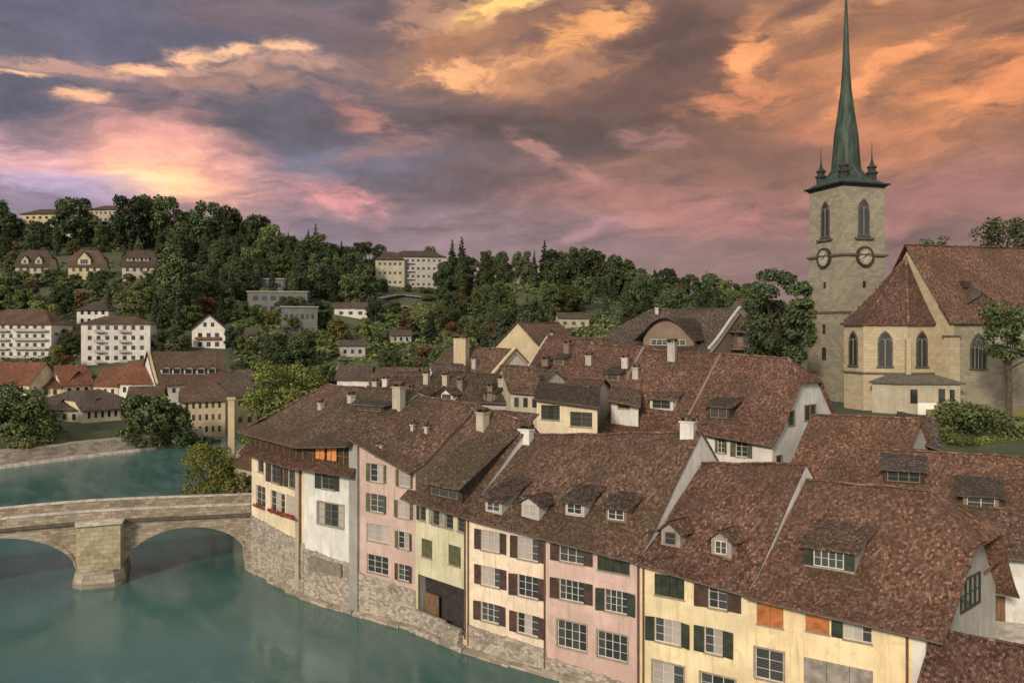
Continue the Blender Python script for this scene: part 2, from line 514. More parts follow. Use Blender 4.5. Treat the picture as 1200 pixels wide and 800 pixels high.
M['flowers'] = leaf_mat('flower_box_blooms', (0.22, 0.055, 0.035), 0.6, (1.4, 1.0, .8))
M['planter'] = plain('planter_wood', (0.16, 0.08, 0.05), 0.8)
M['gold'] = plain('clock_gilding', (0.42, 0.32, 0.14), 0.45, 0.15, 3, 0.3)
M['clockface'] = plain('clock_face', (0.36, 0.34, 0.28), 0.7, 0.2)
M['signwhite'] = plain('white_panel', (0.75, 0.73, 0.68), 0.6, 0.05)
M['metal'] = plain('galvanised_metal', (0.30, 0.31, 0.31), 0.4, 0.2, 2, 0.6)
# leaves
M['lf_dark'] = leaf_mat('leaf_dark', (0.043, 0.063, 0.032))
M['lf_mid'] = leaf_mat('leaf_mid', (0.064, 0.089, 0.038))
M['lf_olive'] = leaf_mat('leaf_olive', (0.092, 0.098, 0.041))
M['lf_conifer'] = leaf_mat('needle_dark', (0.034, 0.050, 0.032), 0.4)
M['lf_bright'] = leaf_mat('leaf_bright', (0.080, 0.108, 0.034), 0.5, (1.5, 1.1, .7))
M['lf_willow'] = leaf_mat('leaf_willow', (0.165, 0.175, 0.036), 0.45, (1.2, 1.05, .8))
M['lf_copper'] = leaf_mat('leaf_rusty', (0.085, 0.052, 0.028))
M['bark'] = plain('bark', (0.075, 0.058, 0.042), 0.9, 0.4, 3)


# ------------------------------------------------------------------ mesh helpers
def at(px, py, Y):
    return V(((px - CX) / FPX * Y, Y, CAMZ - (py - HY) / FPX * Y))


def g2(px, Y):
    return V(((px - CX) / FPX * Y, Y))


def lerp(a, b, t):
    return a + (b - a) * t


def v3(p, z):
    return V((p[0], p[1], z))


UP = V((0, 0, 1))


class MB:
    def __init__(self):
        self.v, self.f, self.uv = [], [], []

    def poly(self, pts, frame=None, uvs=None):
        pts = [V(p) for p in pts]
        i = len(self.v)
        self.v += pts
        self.f.append(list(range(i, i + len(pts))))
        if uvs is None:
            if frame is None:
                n = V((0, 0, 0))
                for k in range(len(pts)):
                    a, b = pts[k], pts[(k + 1) % len(pts)]
                    n += a.cross(b)
                if n.length < 1e-9:
                    n = V((0, -1, 0))
                n.normalize()
                t = UP.cross(n)
                if t.length < 1e-3:
                    t = V((1, 0, 0))
                t.normalize()
                b = n.cross(t)
            else:
                t, b = frame
            uvs = [(p.dot(t), p.dot(b)) for p in pts]
        self.uv.append(uvs)

    def quad(self, a, b, c, d, frame=None):
        self.poly([a, b, c, d], frame)

    def hexa(self, p):
        """8 corners: bottom 0-3 (counter clockwise from above), top 4-7"""
        for q in ((3, 2, 1, 0), (4, 5, 6, 7), (0, 1, 5, 4), (1, 2, 6, 5), (2, 3, 7, 6), (3, 0, 4, 7)):
            self.poly([p[k] for k in q])

    def box(self, o, a, b, c):
        """box from corner o along the vectors a, b, c (right handed)"""
        o, a, b, c = V(o), V(a), V(b), V(c)
        self.hexa([o, o + a, o + a + b, o + b, o + c, o + a + c, o + a + b + c, o + b + c])

    def cbox(self, c, sx, sy, sz, rot=0.0):
        u = V((math.cos(rot), math.sin(rot), 0))
        n = V((-math.sin(rot), math.cos(rot), 0))
        o = V(c) - u * sx / 2 - n * sy / 2
        self.box(o, u * sx, n * sy, UP * sz)

    def tube(self, pts, rads, seg=8, cap=True):
        pts = [V(p) for p in pts]
        if not isinstance(rads, (list, tuple)):
            rads = [rads] * len(pts)
        rings = []
        for k, p in enumerate(pts):
            d = (pts[min(k + 1, len(pts) - 1)] - pts[max(k - 1, 0)])
            if d.length < 1e-6:
                d = V((0, 0, 1))
            d.normalize()
            a = d.cross(V((0, 0, 1)) if abs(d.z) < 0.9 else V((1, 0, 0))).normalized()
            b = d.cross(a)
            rings.append([p + (a * math.cos(2 * math.pi * j / seg) + b * math.sin(2 * math.pi * j / seg)) * rads[k] for j in range(seg)])
        for k in range(len(rings) - 1):
            for j in range(seg):
                j2 = (j + 1) % seg
                self.poly([rings[k][j], rings[k + 1][j], rings[k + 1][j2], rings[k][j2]])
        if cap:
            self.poly(rings[0])
            self.poly(rings[-1][::-1])

    def prism(self, pts, z0, z1):
        """vertical prism over a counter clockwise 2D outline"""
        n = len(pts)
        for k in range(n):
            a, b = pts[k], pts[(k + 1) % n]
            self.poly([v3(a, z0), v3(b, z0), v3(b, z1), v3(a, z1)])
        self.poly([v3(p, z1) for p in pts])
        self.poly([v3(p, z0) for p in reversed(pts)])

    def build(self, name, mat, parent=None, smooth=False, weld=False):
        me = bpy.data.meshes.new(name)
        off = V((0, 0, 0))
        if parent is not None:
            off = V(parent['origin'])
        me.from_pydata([v - off for v in self.v], [], self.f)
        uvl = me.uv_layers.new(name='UVMap')
        flat = []
        for u in self.uv:
            for a in u:
                flat += [a[0], a[1]]
        uvl.data.foreach_set('uv', flat)
        if weld:
            bm = bmesh.new()
            bm.from_mesh(me)
            bmesh.ops.remove_doubles(bm, verts=bm.verts, dist=0.002)
            bm.to_mesh(me)
            bm.free()
        if smooth:
            me.polygons.foreach_set('use_smooth', [True] * len(me.polygons))
        me.materials.append(M[mat] if isinstance(mat, str) else mat)
        me.update()
        o = bpy.data.objects.new(name, me)
        COL.objects.link(o)
        o['origin'] = (off.x, off.y, off.z)
        if parent is not None:
            o.parent = parent
        return o


LABELS = {}


def tag(o, label, cat, group=None, kind=None):
    o['label'] = label
    o['category'] = cat
    if group:
        o['group'] = group
    if kind:
        o['kind'] = kind
    if label in LABELS:
        print('LABEL TWICE', label)
    n = len(label.split())
    if n < 4 or n > 16:
        print('LABEL LENGTH', n, label)
    LABELS[label] = 1


def thing(name, loc, label, cat, group=None):
    o = bpy.data.objects.new(name, None)
    o.empty_display_size = 0.5
    o.location = loc
    COL.objects.link(o)
    o['origin'] = tuple(loc)
    tag(o, label, cat, group)
    return o


def structure(o, label=None):
    o['kind'] = 'structure'
    return o


# ------------------------------------------------------------------ houses
class House:
    pass


def house(name, label, A, B, zA, zB, depth, zr, roof, wall, zg=-1.5, nd=(0.75, 0.66), tr=0.5, zback=None,
          of=0.55, ol=0.25, orr=0.25, flare=0.12, hipL=None, hipR=None, wins=(), base=None, group=None, cat='house',
          thick=0.16, ridge=True, gut=True, sideR=True, A2=None, rough=0.085, gablewall=None):
    H = House()
    A, B = V(A), V(B)
    nd = V(nd).normalized()
    D, C = A + nd * depth, B + nd * depth
    H.A, H.B, H.C, H.D, H.nd, H.wall, H.roofmat = A, B, C, D, nd, wall, roof
    H.len = (B - A).length
    u = (B - A).normalized()
    H.u = V((u.x, u.y, 0))
    H.n = V((-u.y, u.x, 0))            # inwards, square to the facade
    H.zA, H.zB = zA, zB
    zr = zr if isinstance(zr, (tuple, list)) else (zr, zr)
    zback = zback if zback is not None else (zA, zB)
    if not isinstance(zback, (tuple, list)):
        zback = (zback, zback)
    H.zr = zr
    run = depth * tr
    H.run = run
    root = thing(name, (A.x, A.y, max(zg, 0)), label, cat, group)
    H.root = root
    L = H.len
    koF = of / run
    koB = of / (depth - run)

    def gk(k):
        return k - flare * 2.6 * k * (1 - k) ** 3 if k > 0 else k * (1 - flare * 2.6)

    def PF(s, k):
        e = v3(lerp(A, B, s), zA + (zB - zA) * s)
        r = v3(lerp(lerp(A, D, tr), lerp(B, C, tr), s), zr[0] + (zr[1] - zr[0]) * s)
        p = lerp(e, r, k)
        return V((p.x, p.y, e.z + (r.z - e.z) * gk(k)))

    def PB(s, k):
        e = v3(lerp(D, C, s), zback[0] + (zback[1] - zback[0]) * s)
        r = v3(lerp(lerp(A, D, tr), lerp(B, C, tr), s), zr[0] + (zr[1] - zr[0]) * s)
        p = lerp(e, r, k)
        return V((p.x, p.y, e.z + (r.z - e.z) * gk(k)))
    H.PF, H.PB = PF, PB

    sL0, sR0 = -ol / L, 1 + orr / L

    def sl(k, ko):
        if not hipL:
            return sL0
        k0 = 1 - hipL[0] if hipL[0] < 1 else -ko
        t = max(0, (k - k0) / (1 - k0))
        return sL0 + (hipL[1] / L - sL0) * t

    def sr(k, ko):
        if not hipR:
            return sR0
        k0 = 1 - hipR[0] if hipR[0] < 1 else -ko
        t = max(0, (k - k0) / (1 - k0))
        return sR0 + (1 - hipR[1] / L - sR0) * t
    rb = MB()

    def wob(p):
        return p + UP * (noise.noise(p * 0.45) * rough * 1.6 + noise.noise(p * 1.7) * rough * 0.6)

    def slope(P, ko, flip):
        sl_len = math.hypot(run, zr[0] - zA)
        nv = max(4, int(sl_len / 0.8))
        nu = max(3, int(L / 0.9))
        ks = [-ko] + [j / nv for j in range(0, nv + 1)]
        if (hipL and hipL[0] < 1):
            ks.append(1 - hipL[0])
        if (hipR and hipR[0] < 1):
            ks.append(1 - hipR[0])
        ks = sorted(set(round(k, 4) for k in ks))
        top = [[wob(P(lerp(sl(k, ko), sr(k, ko), i / nu), k)) for i in range(nu + 1)] for k in ks]
        uvg = [[(lerp(sl(k, ko), sr(k, ko), i / nu) * L, k * sl_len) for i in range(nu + 1)] for k in ks]
        dn = V((0, 0, -thick))
        nk = len(ks)

        def q(a, b, c, d, uvs=None):
            if flip:
                a, b, c, d = b, a, d, c
                if uvs:
                    uvs = [uvs[1], uvs[0], uvs[3], uvs[2]]
            rb.poly([a, b, c, d], None, uvs)
        for j in range(nk - 1):
            for i in range(nu):
                q(top[j][i], top[j][i + 1], top[j + 1][i + 1], top[j + 1][i],
                  [uvg[j][i], uvg[j][i + 1], uvg[j + 1][i + 1], uvg[j + 1][i]])
                q(top[j][i + 1] + dn, top[j][i] + dn, top[j + 1][i] + dn, top[j + 1][i + 1] + dn)
            q(top[j][0] + dn, top[j][0], top[j + 1][0], top[j + 1][0] + dn)
            q(top[j][nu], top[j][nu] + dn, top[j + 1][nu] + dn, top[j + 1][nu])
        for i in range(nu):
            q(top[0][i] + dn, top[0][i + 1] + dn, top[0][i + 1], top[0][i])
        H.eave = (top[0][0], top[0][nu])
        return top
    tb = slope(PB, koB, True)
    tf = slope(PF, koF, False)

    def hipface(side, hip):
        k0f = 1 - hip[0] if hip[0] < 1 else -koF
        k0b = 1 - hip[0] if hip[0] < 1 else -koB
        s = sL0 if side < 0 else sR0
        sa = hip[1] / L if side < 0 else 1 - hip[1] / L
        nv = 5
        rows = []
        for j in range(nv + 1):
            t = j / nv
            if side < 0:
                sF, sB = sl(lerp(k0f, 1, t), koF), sl(lerp(k0b, 1, t), koB)
            else:
                sF, sB = sr(lerp(k0f, 1, t), koF), sr(lerp(k0b, 1, t), koB)
            pf, pb = PF(sF, lerp(k0f, 1, t)), PB(sB, lerp(k0b, 1, t))
            rows.append([wob(lerp(pf, pb, i / 6)) for i in range(7)])
        dn = V((0, 0, -thick))
        w0 = (rows[0][0] - rows[0][6]).length
        hl = (lerp(rows[0][0], rows[0][6], .5) - rows[-1][0]).length
        for j in range(nv):
            for i in range(6):
                a, b, c, d = rows[j][i], rows[j][i + 1], rows[j + 1][i + 1], rows[j + 1][i]
                uvs = [((lerp(.5, i / 6, 1 - j / nv)) * w0, j / nv * hl), ((lerp(.5, (i + 1) / 6, 1 - j / nv)) * w0, j / nv * hl),
                       ((lerp(.5, (i + 1) / 6, 1 - (j + 1) / nv)) * w0, (j + 1) / nv * hl), ((lerp(.5, i / 6, 1 - (j + 1) / nv)) * w0, (j + 1) / nv * hl)]
                if side < 0:
                    a, b, c, d = b, a, d, c
                    uvs = [uvs[1], uvs[0], uvs[3], uvs[2]]
                rb.poly([a, b, c, d], None, uvs)
        a, b = rows[0][0], rows[0][6]
        rb.poly([a + dn, b + dn, b, a] if side > 0 else [b + dn, a + dn, a, b])
        rb.poly([a + dn, rows[-1][0] + dn, b + dn] if side > 0 else [b + dn, rows[-1][0] + dn, a + dn])
        return rows
    caps = []
    if hipL:
        r = hipface(-1, hipL)
        caps += [(r[0][0], r[-1][0]), (r[0][6], r[-1][0])]
    if hipR:
        r = hipface(1, hipR)
        caps += [(r[0][0], r[-1][0]), (r[0][6], r[-1][0])]
    H.roof = rb.build('roof', roof, root, smooth=False, weld=True)
    # ridge and hip tiles
    if ridge:
        cb = MB()
        ridge_tiles(cb, [p for p in tf[-1]])
        for a, b in caps:
            ridge_tiles(cb, [lerp(a, b, t / 5) for t in range(6)])
        H.cap = cb.build('ridge_tiles', roof, H.roof)
    # walls: the front with real openings, plain sides and back
    wb = MB()
    holes = []
    for wdw in wins:
        holes.append(wdw)
    ztop = lambda s: zA + (zB - zA) * (s / L) - 0.19
    front_wall(wb, H, holes, zg, ztop)
    gb = wb
    if gablewall:
        gb = MB()

    def gable(s, side):
        hip = hipL if side < 0 else hipR
        k1 = 1.0 if not hip else (1 - hip[0])
        k1 = max(k1, 0.0)
        pf = [PF(s, k1 * t / 6) for t in range(7)]
        pb = [PB(s, k1 * t / 6) for t in range(7)]
        pts = [v3(pf[0], zg)] + [p - UP * 0.2 for p in pf] + [p - UP * 0.2 for p in reversed(pb)] + [v3(pb[0], zg)]
        if hip is None:
            pts.pop(7)
        if side > 0:
            pts = pts[::-1]
        gb.poly(pts[::-1])
    gable(0.0, -1)
    gable(1.0, 1)
    gb.quad(v3(C, zg), v3(D, zg), v3(D, zback[0] - .2), v3(C, zback[1] - .2))
    H.wallobj = wb.build('wall', wall, root, weld=True)
    if gablewall:
        gb.build('gable_wall', gablewall, root, weld=True)
    for wdw in holes:
        window(H, wdw)
    # gutter along the front eave
    if gut:
        e0, e1 = H.eave
        mb = MB()
        o = -H.n * 0.07 - UP * (thick * 0.6)
        mb.tube([e0 + o, lerp(e0, e1, .33) + o - UP * .02, lerp(e0, e1, .66) + o, e1 + o], 0.075, 6)
        mb.build('gutter', 'gutter', root)
    if base:
        stone_base(H, base)
    return H


def ridge_tiles(cb, pts, r=0.15, seglen=0.42):
    for k in range(len(pts) - 1):
        a, b = pts[k], pts[k + 1]
        n = max(1, int((b - a).length / seglen))
        d = (b - a).normalized()
        side = d.cross(UP).normalized()
        upv = side.cross(d)
        for j in range(n):
            p, q = lerp(a, b, j / n), lerp(a, b, (j + 1.15) / n)
            r0, r1 = r * 1.08, r * 0.88
            jz = random.uniform(-.02, .02)
            ring0 = [p + side * (r0 * math.cos(t)) + upv * (r0 * .8 * math.sin(t) - .02 + jz) for t in (math.pi, 2.3, 1.57, .84, 0)]
            ring1 = [q + side * (r1 * math.cos(t)) + upv * (r1 * .8 * math.sin(t) - .02 + jz) for t in (math.pi, 2.3, 1.57, .84, 0)]
            o = random.uniform(0, 50)
            for i in range(4):
                cb.poly([ring0[i], ring1[i], ring1[i + 1], ring0[i + 1]], None, [(o, 0), (o, .05), (o + .05, .05), (o + .05, 0)])
            cb.poly(ring0[::-1], None, [(o, 0)] * 5)
            cb.poly(ring1, None, [(o, 0)] * 5)


def hit(px, py, A, B):
    """where the sight line through a photo pixel meets the vertical plane through A and B: (metres along, height)"""
    rx = (px - CX) / FPX
    d = (B - A)
    u = d.normalized()
    # A + u s = Y (rx, 1)
    det = u.x * (-1.0) - (-rx) * u.y
    s = (-A.x * (-1.0) - (-rx) * (-A.y)) / det
    Y = A.y + u.y * s
    return s, CAMZ - (py - HY) / FPX * Y


def W(A, B, px0, px1, py0, py1, style='pl', lights=2, glass='glass', sh='sh_green', frame='frame', **kw):
    """a window of the facade A-B read off the photo: pixel columns px0..px1, rows py0..py1 at its left edge"""
    s0, zt = hit(px0, py0, V(A), V(B))
    s1, _ = hit(px1, py0, V(A), V(B))
    _, zb = hit(px0, py1, V(A), V(B))
    return dict(s0=s0, s1=s1, z0=zb, z1=zt, style=style, lights=lights, glass=glass, sh=sh, frame=frame, **kw)


def opening(w):
    """the hole a window makes in its wall (shutters stand open beside it)"""
    s0, s1 = w['s0'], w['s1']
    if w['style'] == 'sh':
        k = w.get('leaf', 0.21) * (s1 - s0)
        if w.get('leafL', 1):
            s0 += k
        if w.get('leafR', 1):
            s1 -= k
    return s0, s1, w['z0'], w['z1']


def front_wall(mb, H, wins, zg, ztop, reveal=0.25):
    L = H.len
    O = v3(H.A, 0)

    def P(s, z, d=0.0):
        return O + H.u * s + H.n * d + UP * z
    holes = [opening(w) for w in wins if w['style'] != 'flush']
    cs = sorted(set([0.0, L] + [min(max(h[0], 0.02), L - .02) for h in holes] + [min(max(h[1], .02), L - .02) for h in holes]))
    zs = sorted(set([zg] + [h[2] for h in holes] + [h[3] for h in holes]))
    for i in range(len(cs) - 1):
        a, b = cs[i], cs[i + 1]
        if b - a < 1e-4:
            continue
        for j in range(len(zs)):
            z0 = zs[j]
            last = j == len(zs) - 1
            za = ztop(a) if last else min(zs[j + 1], ztop(a))
            zb = ztop(b) if last else min(zs[j + 1], ztop(b))
            if za <= z0 + .01 and zb <= z0 + .01:
                continue
            za, zb = max(za, z0), max(zb, z0)
            zm = (z0 + max(za, zb)) / 2
            sm = (a + b) / 2
            if any(h[0] < sm < h[1] and h[2] < zm < h[3] for h in holes):
                continue
            mb.quad(P(a, z0), P(b, z0), P(b, zb), P(a, za))
    for (a, b, z0, z1) in holes:
        r = reveal
        mb.quad(P(a, z0), P(a, z1), P(a, z1, r), P(a, z0, r))
        mb.quad(P(b, z0, r), P(b, z1, r), P(b, z1), P(b, z0))
        mb.quad(P(a, z1), P(b, z1), P(b, z1, r), P(a, z1, r))
        mb.quad(P(a, z0, r), P(b, z0, r), P(b, z0), P(a, z0))


def frame_bars(mb, P, a, b, z0, z1, d0, d1, lights, fw=0.07, bars=1, transom=True):
    """a casement window: outer frame, mullions between the lights, thin glazing bars"""
    def bar(sa, sb, za, zb, da=d0, db=d1):
        o = P(sa, za, da)
        mb.box(o, P(sb, za, da) - o, P(sa, za, db) - o, P(sa, zb, da) - o)
    bar(a, b, z0, z0 + fw)
    bar(a, b, z1 - fw, z1)
    bar(a, a + fw, z0 + fw, z1 - fw)
    bar(b - fw, b, z0 + fw, z1 - fw)
    wl = (b - a - fw) / lights
    for k in range(1, lights):
        s = a + fw * .5 + wl * k
        bar(s - fw * .5, s + fw * .5, z0 + fw, z1 - fw)
    for j in range(1, bars + 1):
        z = lerp(z0, z1, j / (bars + 1))
        th = .015
        for k in range(lights):
            sa = a + fw * .5 + wl * k + fw * .5 + .002
            sb = a + fw * .5 + wl * (k + 1) - fw * .5 - .002
            bar(sa, sb, z - th, z + th, d0 + .012, d1 - .008)


def window(H, w, parent=None, Pf=None):
    root = parent or H.root
    a, b, z0, z1 = opening(w)
    O = v3(H.A, 0)
    if Pf is None:
        def P(s, z, d=0.0):
            return O + H.u * s + H.n * d + UP * z
    else:
        P = Pf
    st = w['style']
    if st == 'flush':
        # far away: pane and surround, a few pixels
        mb = MB()
        o = P(a, z0, -.03)
        mb.box(o, P(b, z0, -.03) - o, P(a, z0, .03) - o, P(a, z1, -.03) - o)
        return mb.build('window', w['glass'], root)
    if st == 'dark_sheet':  # dark sheet set behind the opening in place of interior shade
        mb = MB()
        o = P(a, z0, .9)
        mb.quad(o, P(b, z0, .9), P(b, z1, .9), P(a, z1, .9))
        return mb.build('window', 'dark_sheet', root)
    fr = MB()
    if st in ('cl', 'bl'):
        frame_bars(fr, P, a, b, z0, z1, .08, .15, 1, .06, 0)
        wo = fr.build('window', 'stoneframe' if st == 'cl' else w['frame'], root)
        n = w['lights']
        for k in range(n):
            mb = MB()
            sa, sb = lerp(a, b, k / n) + .015, lerp(a, b, (k + 1) / n) - .015
            o = P(sa, z0 + .03, .015)
            mb.box(o, P(sb, z0 + .03, .015) - o, P(sa, z0 + .03, .06) - o, P(sa, z1 - .03, .015) - o)
            mb.build('shutter' if st == 'cl' else 'blind', w['sh'], wo)
    else:
        frame_bars(fr, P, a, b, z0, z1, .13, .20, w['lights'], w.get('fw', .06), w.get('bars', 2))
        wo = fr.build('window', w['frame'], root)
        mb = MB()
        gl = w['glass']
        n = w['lights']
        for k in range(n):
            mb = MB()
            sa, sb = lerp(a, b, k / n), lerp(a, b, (k + 1) / n)
            tl = random.uniform(-.012, .012)
            mb.quad(P(sa, z0, .18), P(sb, z0, .18 + tl), P(sb, z1, .18 + tl), P(sa, z1, .18))
            g = gl
            r = random.random()
            if gl == 'curtain':
                g = 'curtain' if r < .75 else 'glassmid'
            elif gl == 'glassmid':
                g = 'glass' if r < .4 else 'glassmid' if r < .8 else 'curtain'
            mb.build('pane', g, wo)
    # sill
    mb = MB()
    o = P(a - .06, z0 - .10, -.09)
    mb.box(o, P(b + .06, z0 - .10, -.09) - o, P(a - .06, z0 - .10, .10) - o, P(a - .06, z0 - .002, -.09) - o)
    mb.build('sill', 'stoneframe', wo)
    if w.get('surround'):
        mb = MB()
        k = .13

        def bar(sa, sb, za, zb):
            o = P(sa, za, -.035)
            mb.box(o, P(sb, za, -.035) - o, P(sa, za, .05) - o, P(sa, zb, -.035) - o)
        bar(a - k, a - .003, z0, z1 + k)
        bar(b + .003, b + k, z0, z1 + k)
        bar(a - .002, b + .002, z1 + .003, z1 + k)
        mb.build('surround', w['surround'], wo)
    if st == 'sh':
        for side in (0, 1):
            if side == 0 and not w.get('leafL', 1):
                continue
            if side == 1 and not w.get('leafR', 1):
                continue
            sa, sb = (w['s0'] + .02, a - .012) if side == 0 else (b + .012, w['s1'] - .02)
            mb = MB()
            tilt = random.uniform(0.0, .05) if random.random() < .6 else random.uniform(.08, .26)
            d_in, d_out = -.02, -.07
            e0, e1 = (d_out - tilt, d_out) if side == 0 else (d_out, d_out - tilt)
            p0, p1 = P(sa, z0, e0), P(sb, z0, e1)
            q0, q1 = P(sb, z0, e1 + .045), P(sa, z0, e0 + .045)
            hh = UP * (z1 - z0)
            mb.hexa([p0, p1, q0, q1, p0 + hh, p1 + hh, q0 + hh, q1 + hh])
            mb.build('shutter', w['sh'], wo)
    if w.get('flowers'):
        mb = MB()
        o = P(a, z0 - .10, -.32)
        mb.box(o, P(b, z0 - .10, -.32) - o, P(a, z0 - .10, -.11) - o, P(a, z0 + .08, -.32) - o)
        fb = mb.build('flower_box', 'planter', wo)
        mb = MB()
        for k in range(int((b - a) * 40)):
            c = P(random.uniform(a, b), z0 + random.uniform(-.12, .30), random.uniform(-.42, -.10))
            r = V((random.uniform(-1, 1), random.uniform(-1, 1), random.uniform(-1, 1))).normalized()
            t = r.orthogonal().normalized() * random.uniform(.05, .09)
            bb = r.cross(t)
            mb.poly([c - t - bb, c + t - bb, c + t + bb, c - t + bb])
        mb.build('blooms', 'flowers', wo)
    return wo


def stone_base(H, b):
    """rubble plinth: zl, zr2 tops at the left and right end, ledge at the water"""
    L = H.len
    mb = MB()
    O = v3(H.A, 0)

    def P(s, z, d=0.0):
        return O + H.u * s + H.n * d + UP * z
    zl, zr2 = b['z']
    pr = b.get('proud', 0.10)
    hole = b.get('hole')
    n = max(4, int(L / .8))
    xs = [L * i / n for i in range(n + 1)]
    if hole:
        xs = sorted(set(xs + [hole[0], hole[1]]))
    for i in range(len(xs) - 1):
        a, c = xs[i], xs[i + 1]
        zt0, zt1 = lerp(zl, zr2, a / L) + random.uniform(-.12, .12) * b.get('ragged', 0), lerp(zl, zr2, c / L)
        if hole and hole[0] - .01 < (a + c) / 2 < hole[1] + .01:
            zt0 = zt1 = hole[2]
        jd = random.uniform(0, .04)
        mb.hexa([P(a, -2, -pr - jd), P(c, -2, -pr - jd), P(c, -2, -.01), P(a, -2, -.01), P(a, zt0, -pr - jd), P(c, zt1, -pr - jd), P(c, zt1, -.01), P(a, zt0, -.01)])
    o = mb.build('stone_base', b.get('mat', 'rubble'), H.root)
    lb = MB()
    n = max(3, int(L / 1.4))
    for i in range(n):
        a, c = L * i / n, L * (i + 1) / n
        h0 = random.uniform(.25, .55)
        w0 = random.uniform(.45, .75)
        lb.hexa([P(a, -2, -pr - w0), P(c, -2, -pr - w0), P(c, -2, -pr + .03), P(a, -2, -pr + .03), P(a, h0 * .6, -pr - w0), P(c, h0 * .6, -pr - w0), P(c, h0, -pr + .03), P(a, h0, -pr + .03)])
    lb.build('water_ledge', 'quay', H.root)
    return o


def downpipe(H, s, z0, z1, d=-.10, mat='pipe', r=.07):
    mb = MB()
    p = v3(H.A, 0) + H.u * s + H.n * d
    mb.tube([p + UP * z0, p + UP * (z0 + z1) / 2, p + UP * z1], r, 8)
    return mb.build('downpipe', mat, H.root)


def pier_strip(H, s0, s1, z0, z1, proud, mat):
    mb = MB()
    O = v3(H.A, 0)
    o = O + H.u * s0 - H.n * proud + UP * z0
    mb.box(o, H.u * (s1 - s0), H.n * (proud - .01), UP * (z1 - z0))
    return mb.build('corner_pier', mat, H.root)


def pent_roof(H, s0, s1, zw, out, drop, mat='roof_maroon', zw2=None, sub=None):
    zw2 = zw if zw2 is None else zw2
    mb = MB()
    O = v3(H.A, 0)

    def P(s, z, d=0.0):
        return O + H.u * s + H.n * d + UP * z
    n = max(3, int((s1 - s0) / .7))
    T = []
    for j in range(4):
        t = j / 3
        T.append([P(lerp(s0, s1, i / n), lerp(zw, zw2, i / n) - drop * (1 - t), -out * (1 - t)) for i in range(n + 1)])
    T = [[p + UP * (noise.noise(p * 1.1) * .07) for p in r] for r in T]
    hl = math.hypot(out, drop)
    dn = UP * -.13
    for j in range(3):
        for i in range(n):
            sa, sb = lerp(s0, s1, i / n), lerp(s0, s1, (i + 1) / n)
            mb.poly([T[j][i], T[j][i + 1], T[j + 1][i + 1], T[j + 1][i]], None, [(sa, j / 3 * hl), (sb, j / 3 * hl), (sb, (j + 1) / 3 * hl), (sa, (j + 1) / 3 * hl)])
            mb.poly([T[j][i + 1] + dn, T[j][i] + dn, T[j + 1][i] + dn, T[j + 1][i + 1] + dn])
        mb.poly([T[j][0] + dn, T[j][0], T[j + 1][0], T[j + 1][0] + dn])
        mb.poly([T[j][n], T[j][n] + dn, T[j + 1][n] + dn, T[j + 1][n]])
    for i in range(n):
        mb.poly([T[0][i] + dn, T[0][i + 1] + dn, T[0][i + 1], T[0][i]])
    return mb.build('pent_roof', mat, H.root)


def roof_point(H, px, py):
    """(s 0..1, k 0..1) of the photo pixel on the front slope: coarse search on the real surface"""
    best = None
    for i in range(0, 101):
        for j in range(0, 61):
            p = H.PF(i / 100, j / 60)
            if p.y < 1:
                continue
            dx = CX + FPX * p.x / p.y - px
            dy = HY + FPX * (CAMZ - p.z) / p.y - py
            e = dx * dx + dy * dy
            if best is None or e < best[0]:
                best = (e, i / 100, j / 60)
    return best[1], best[2]


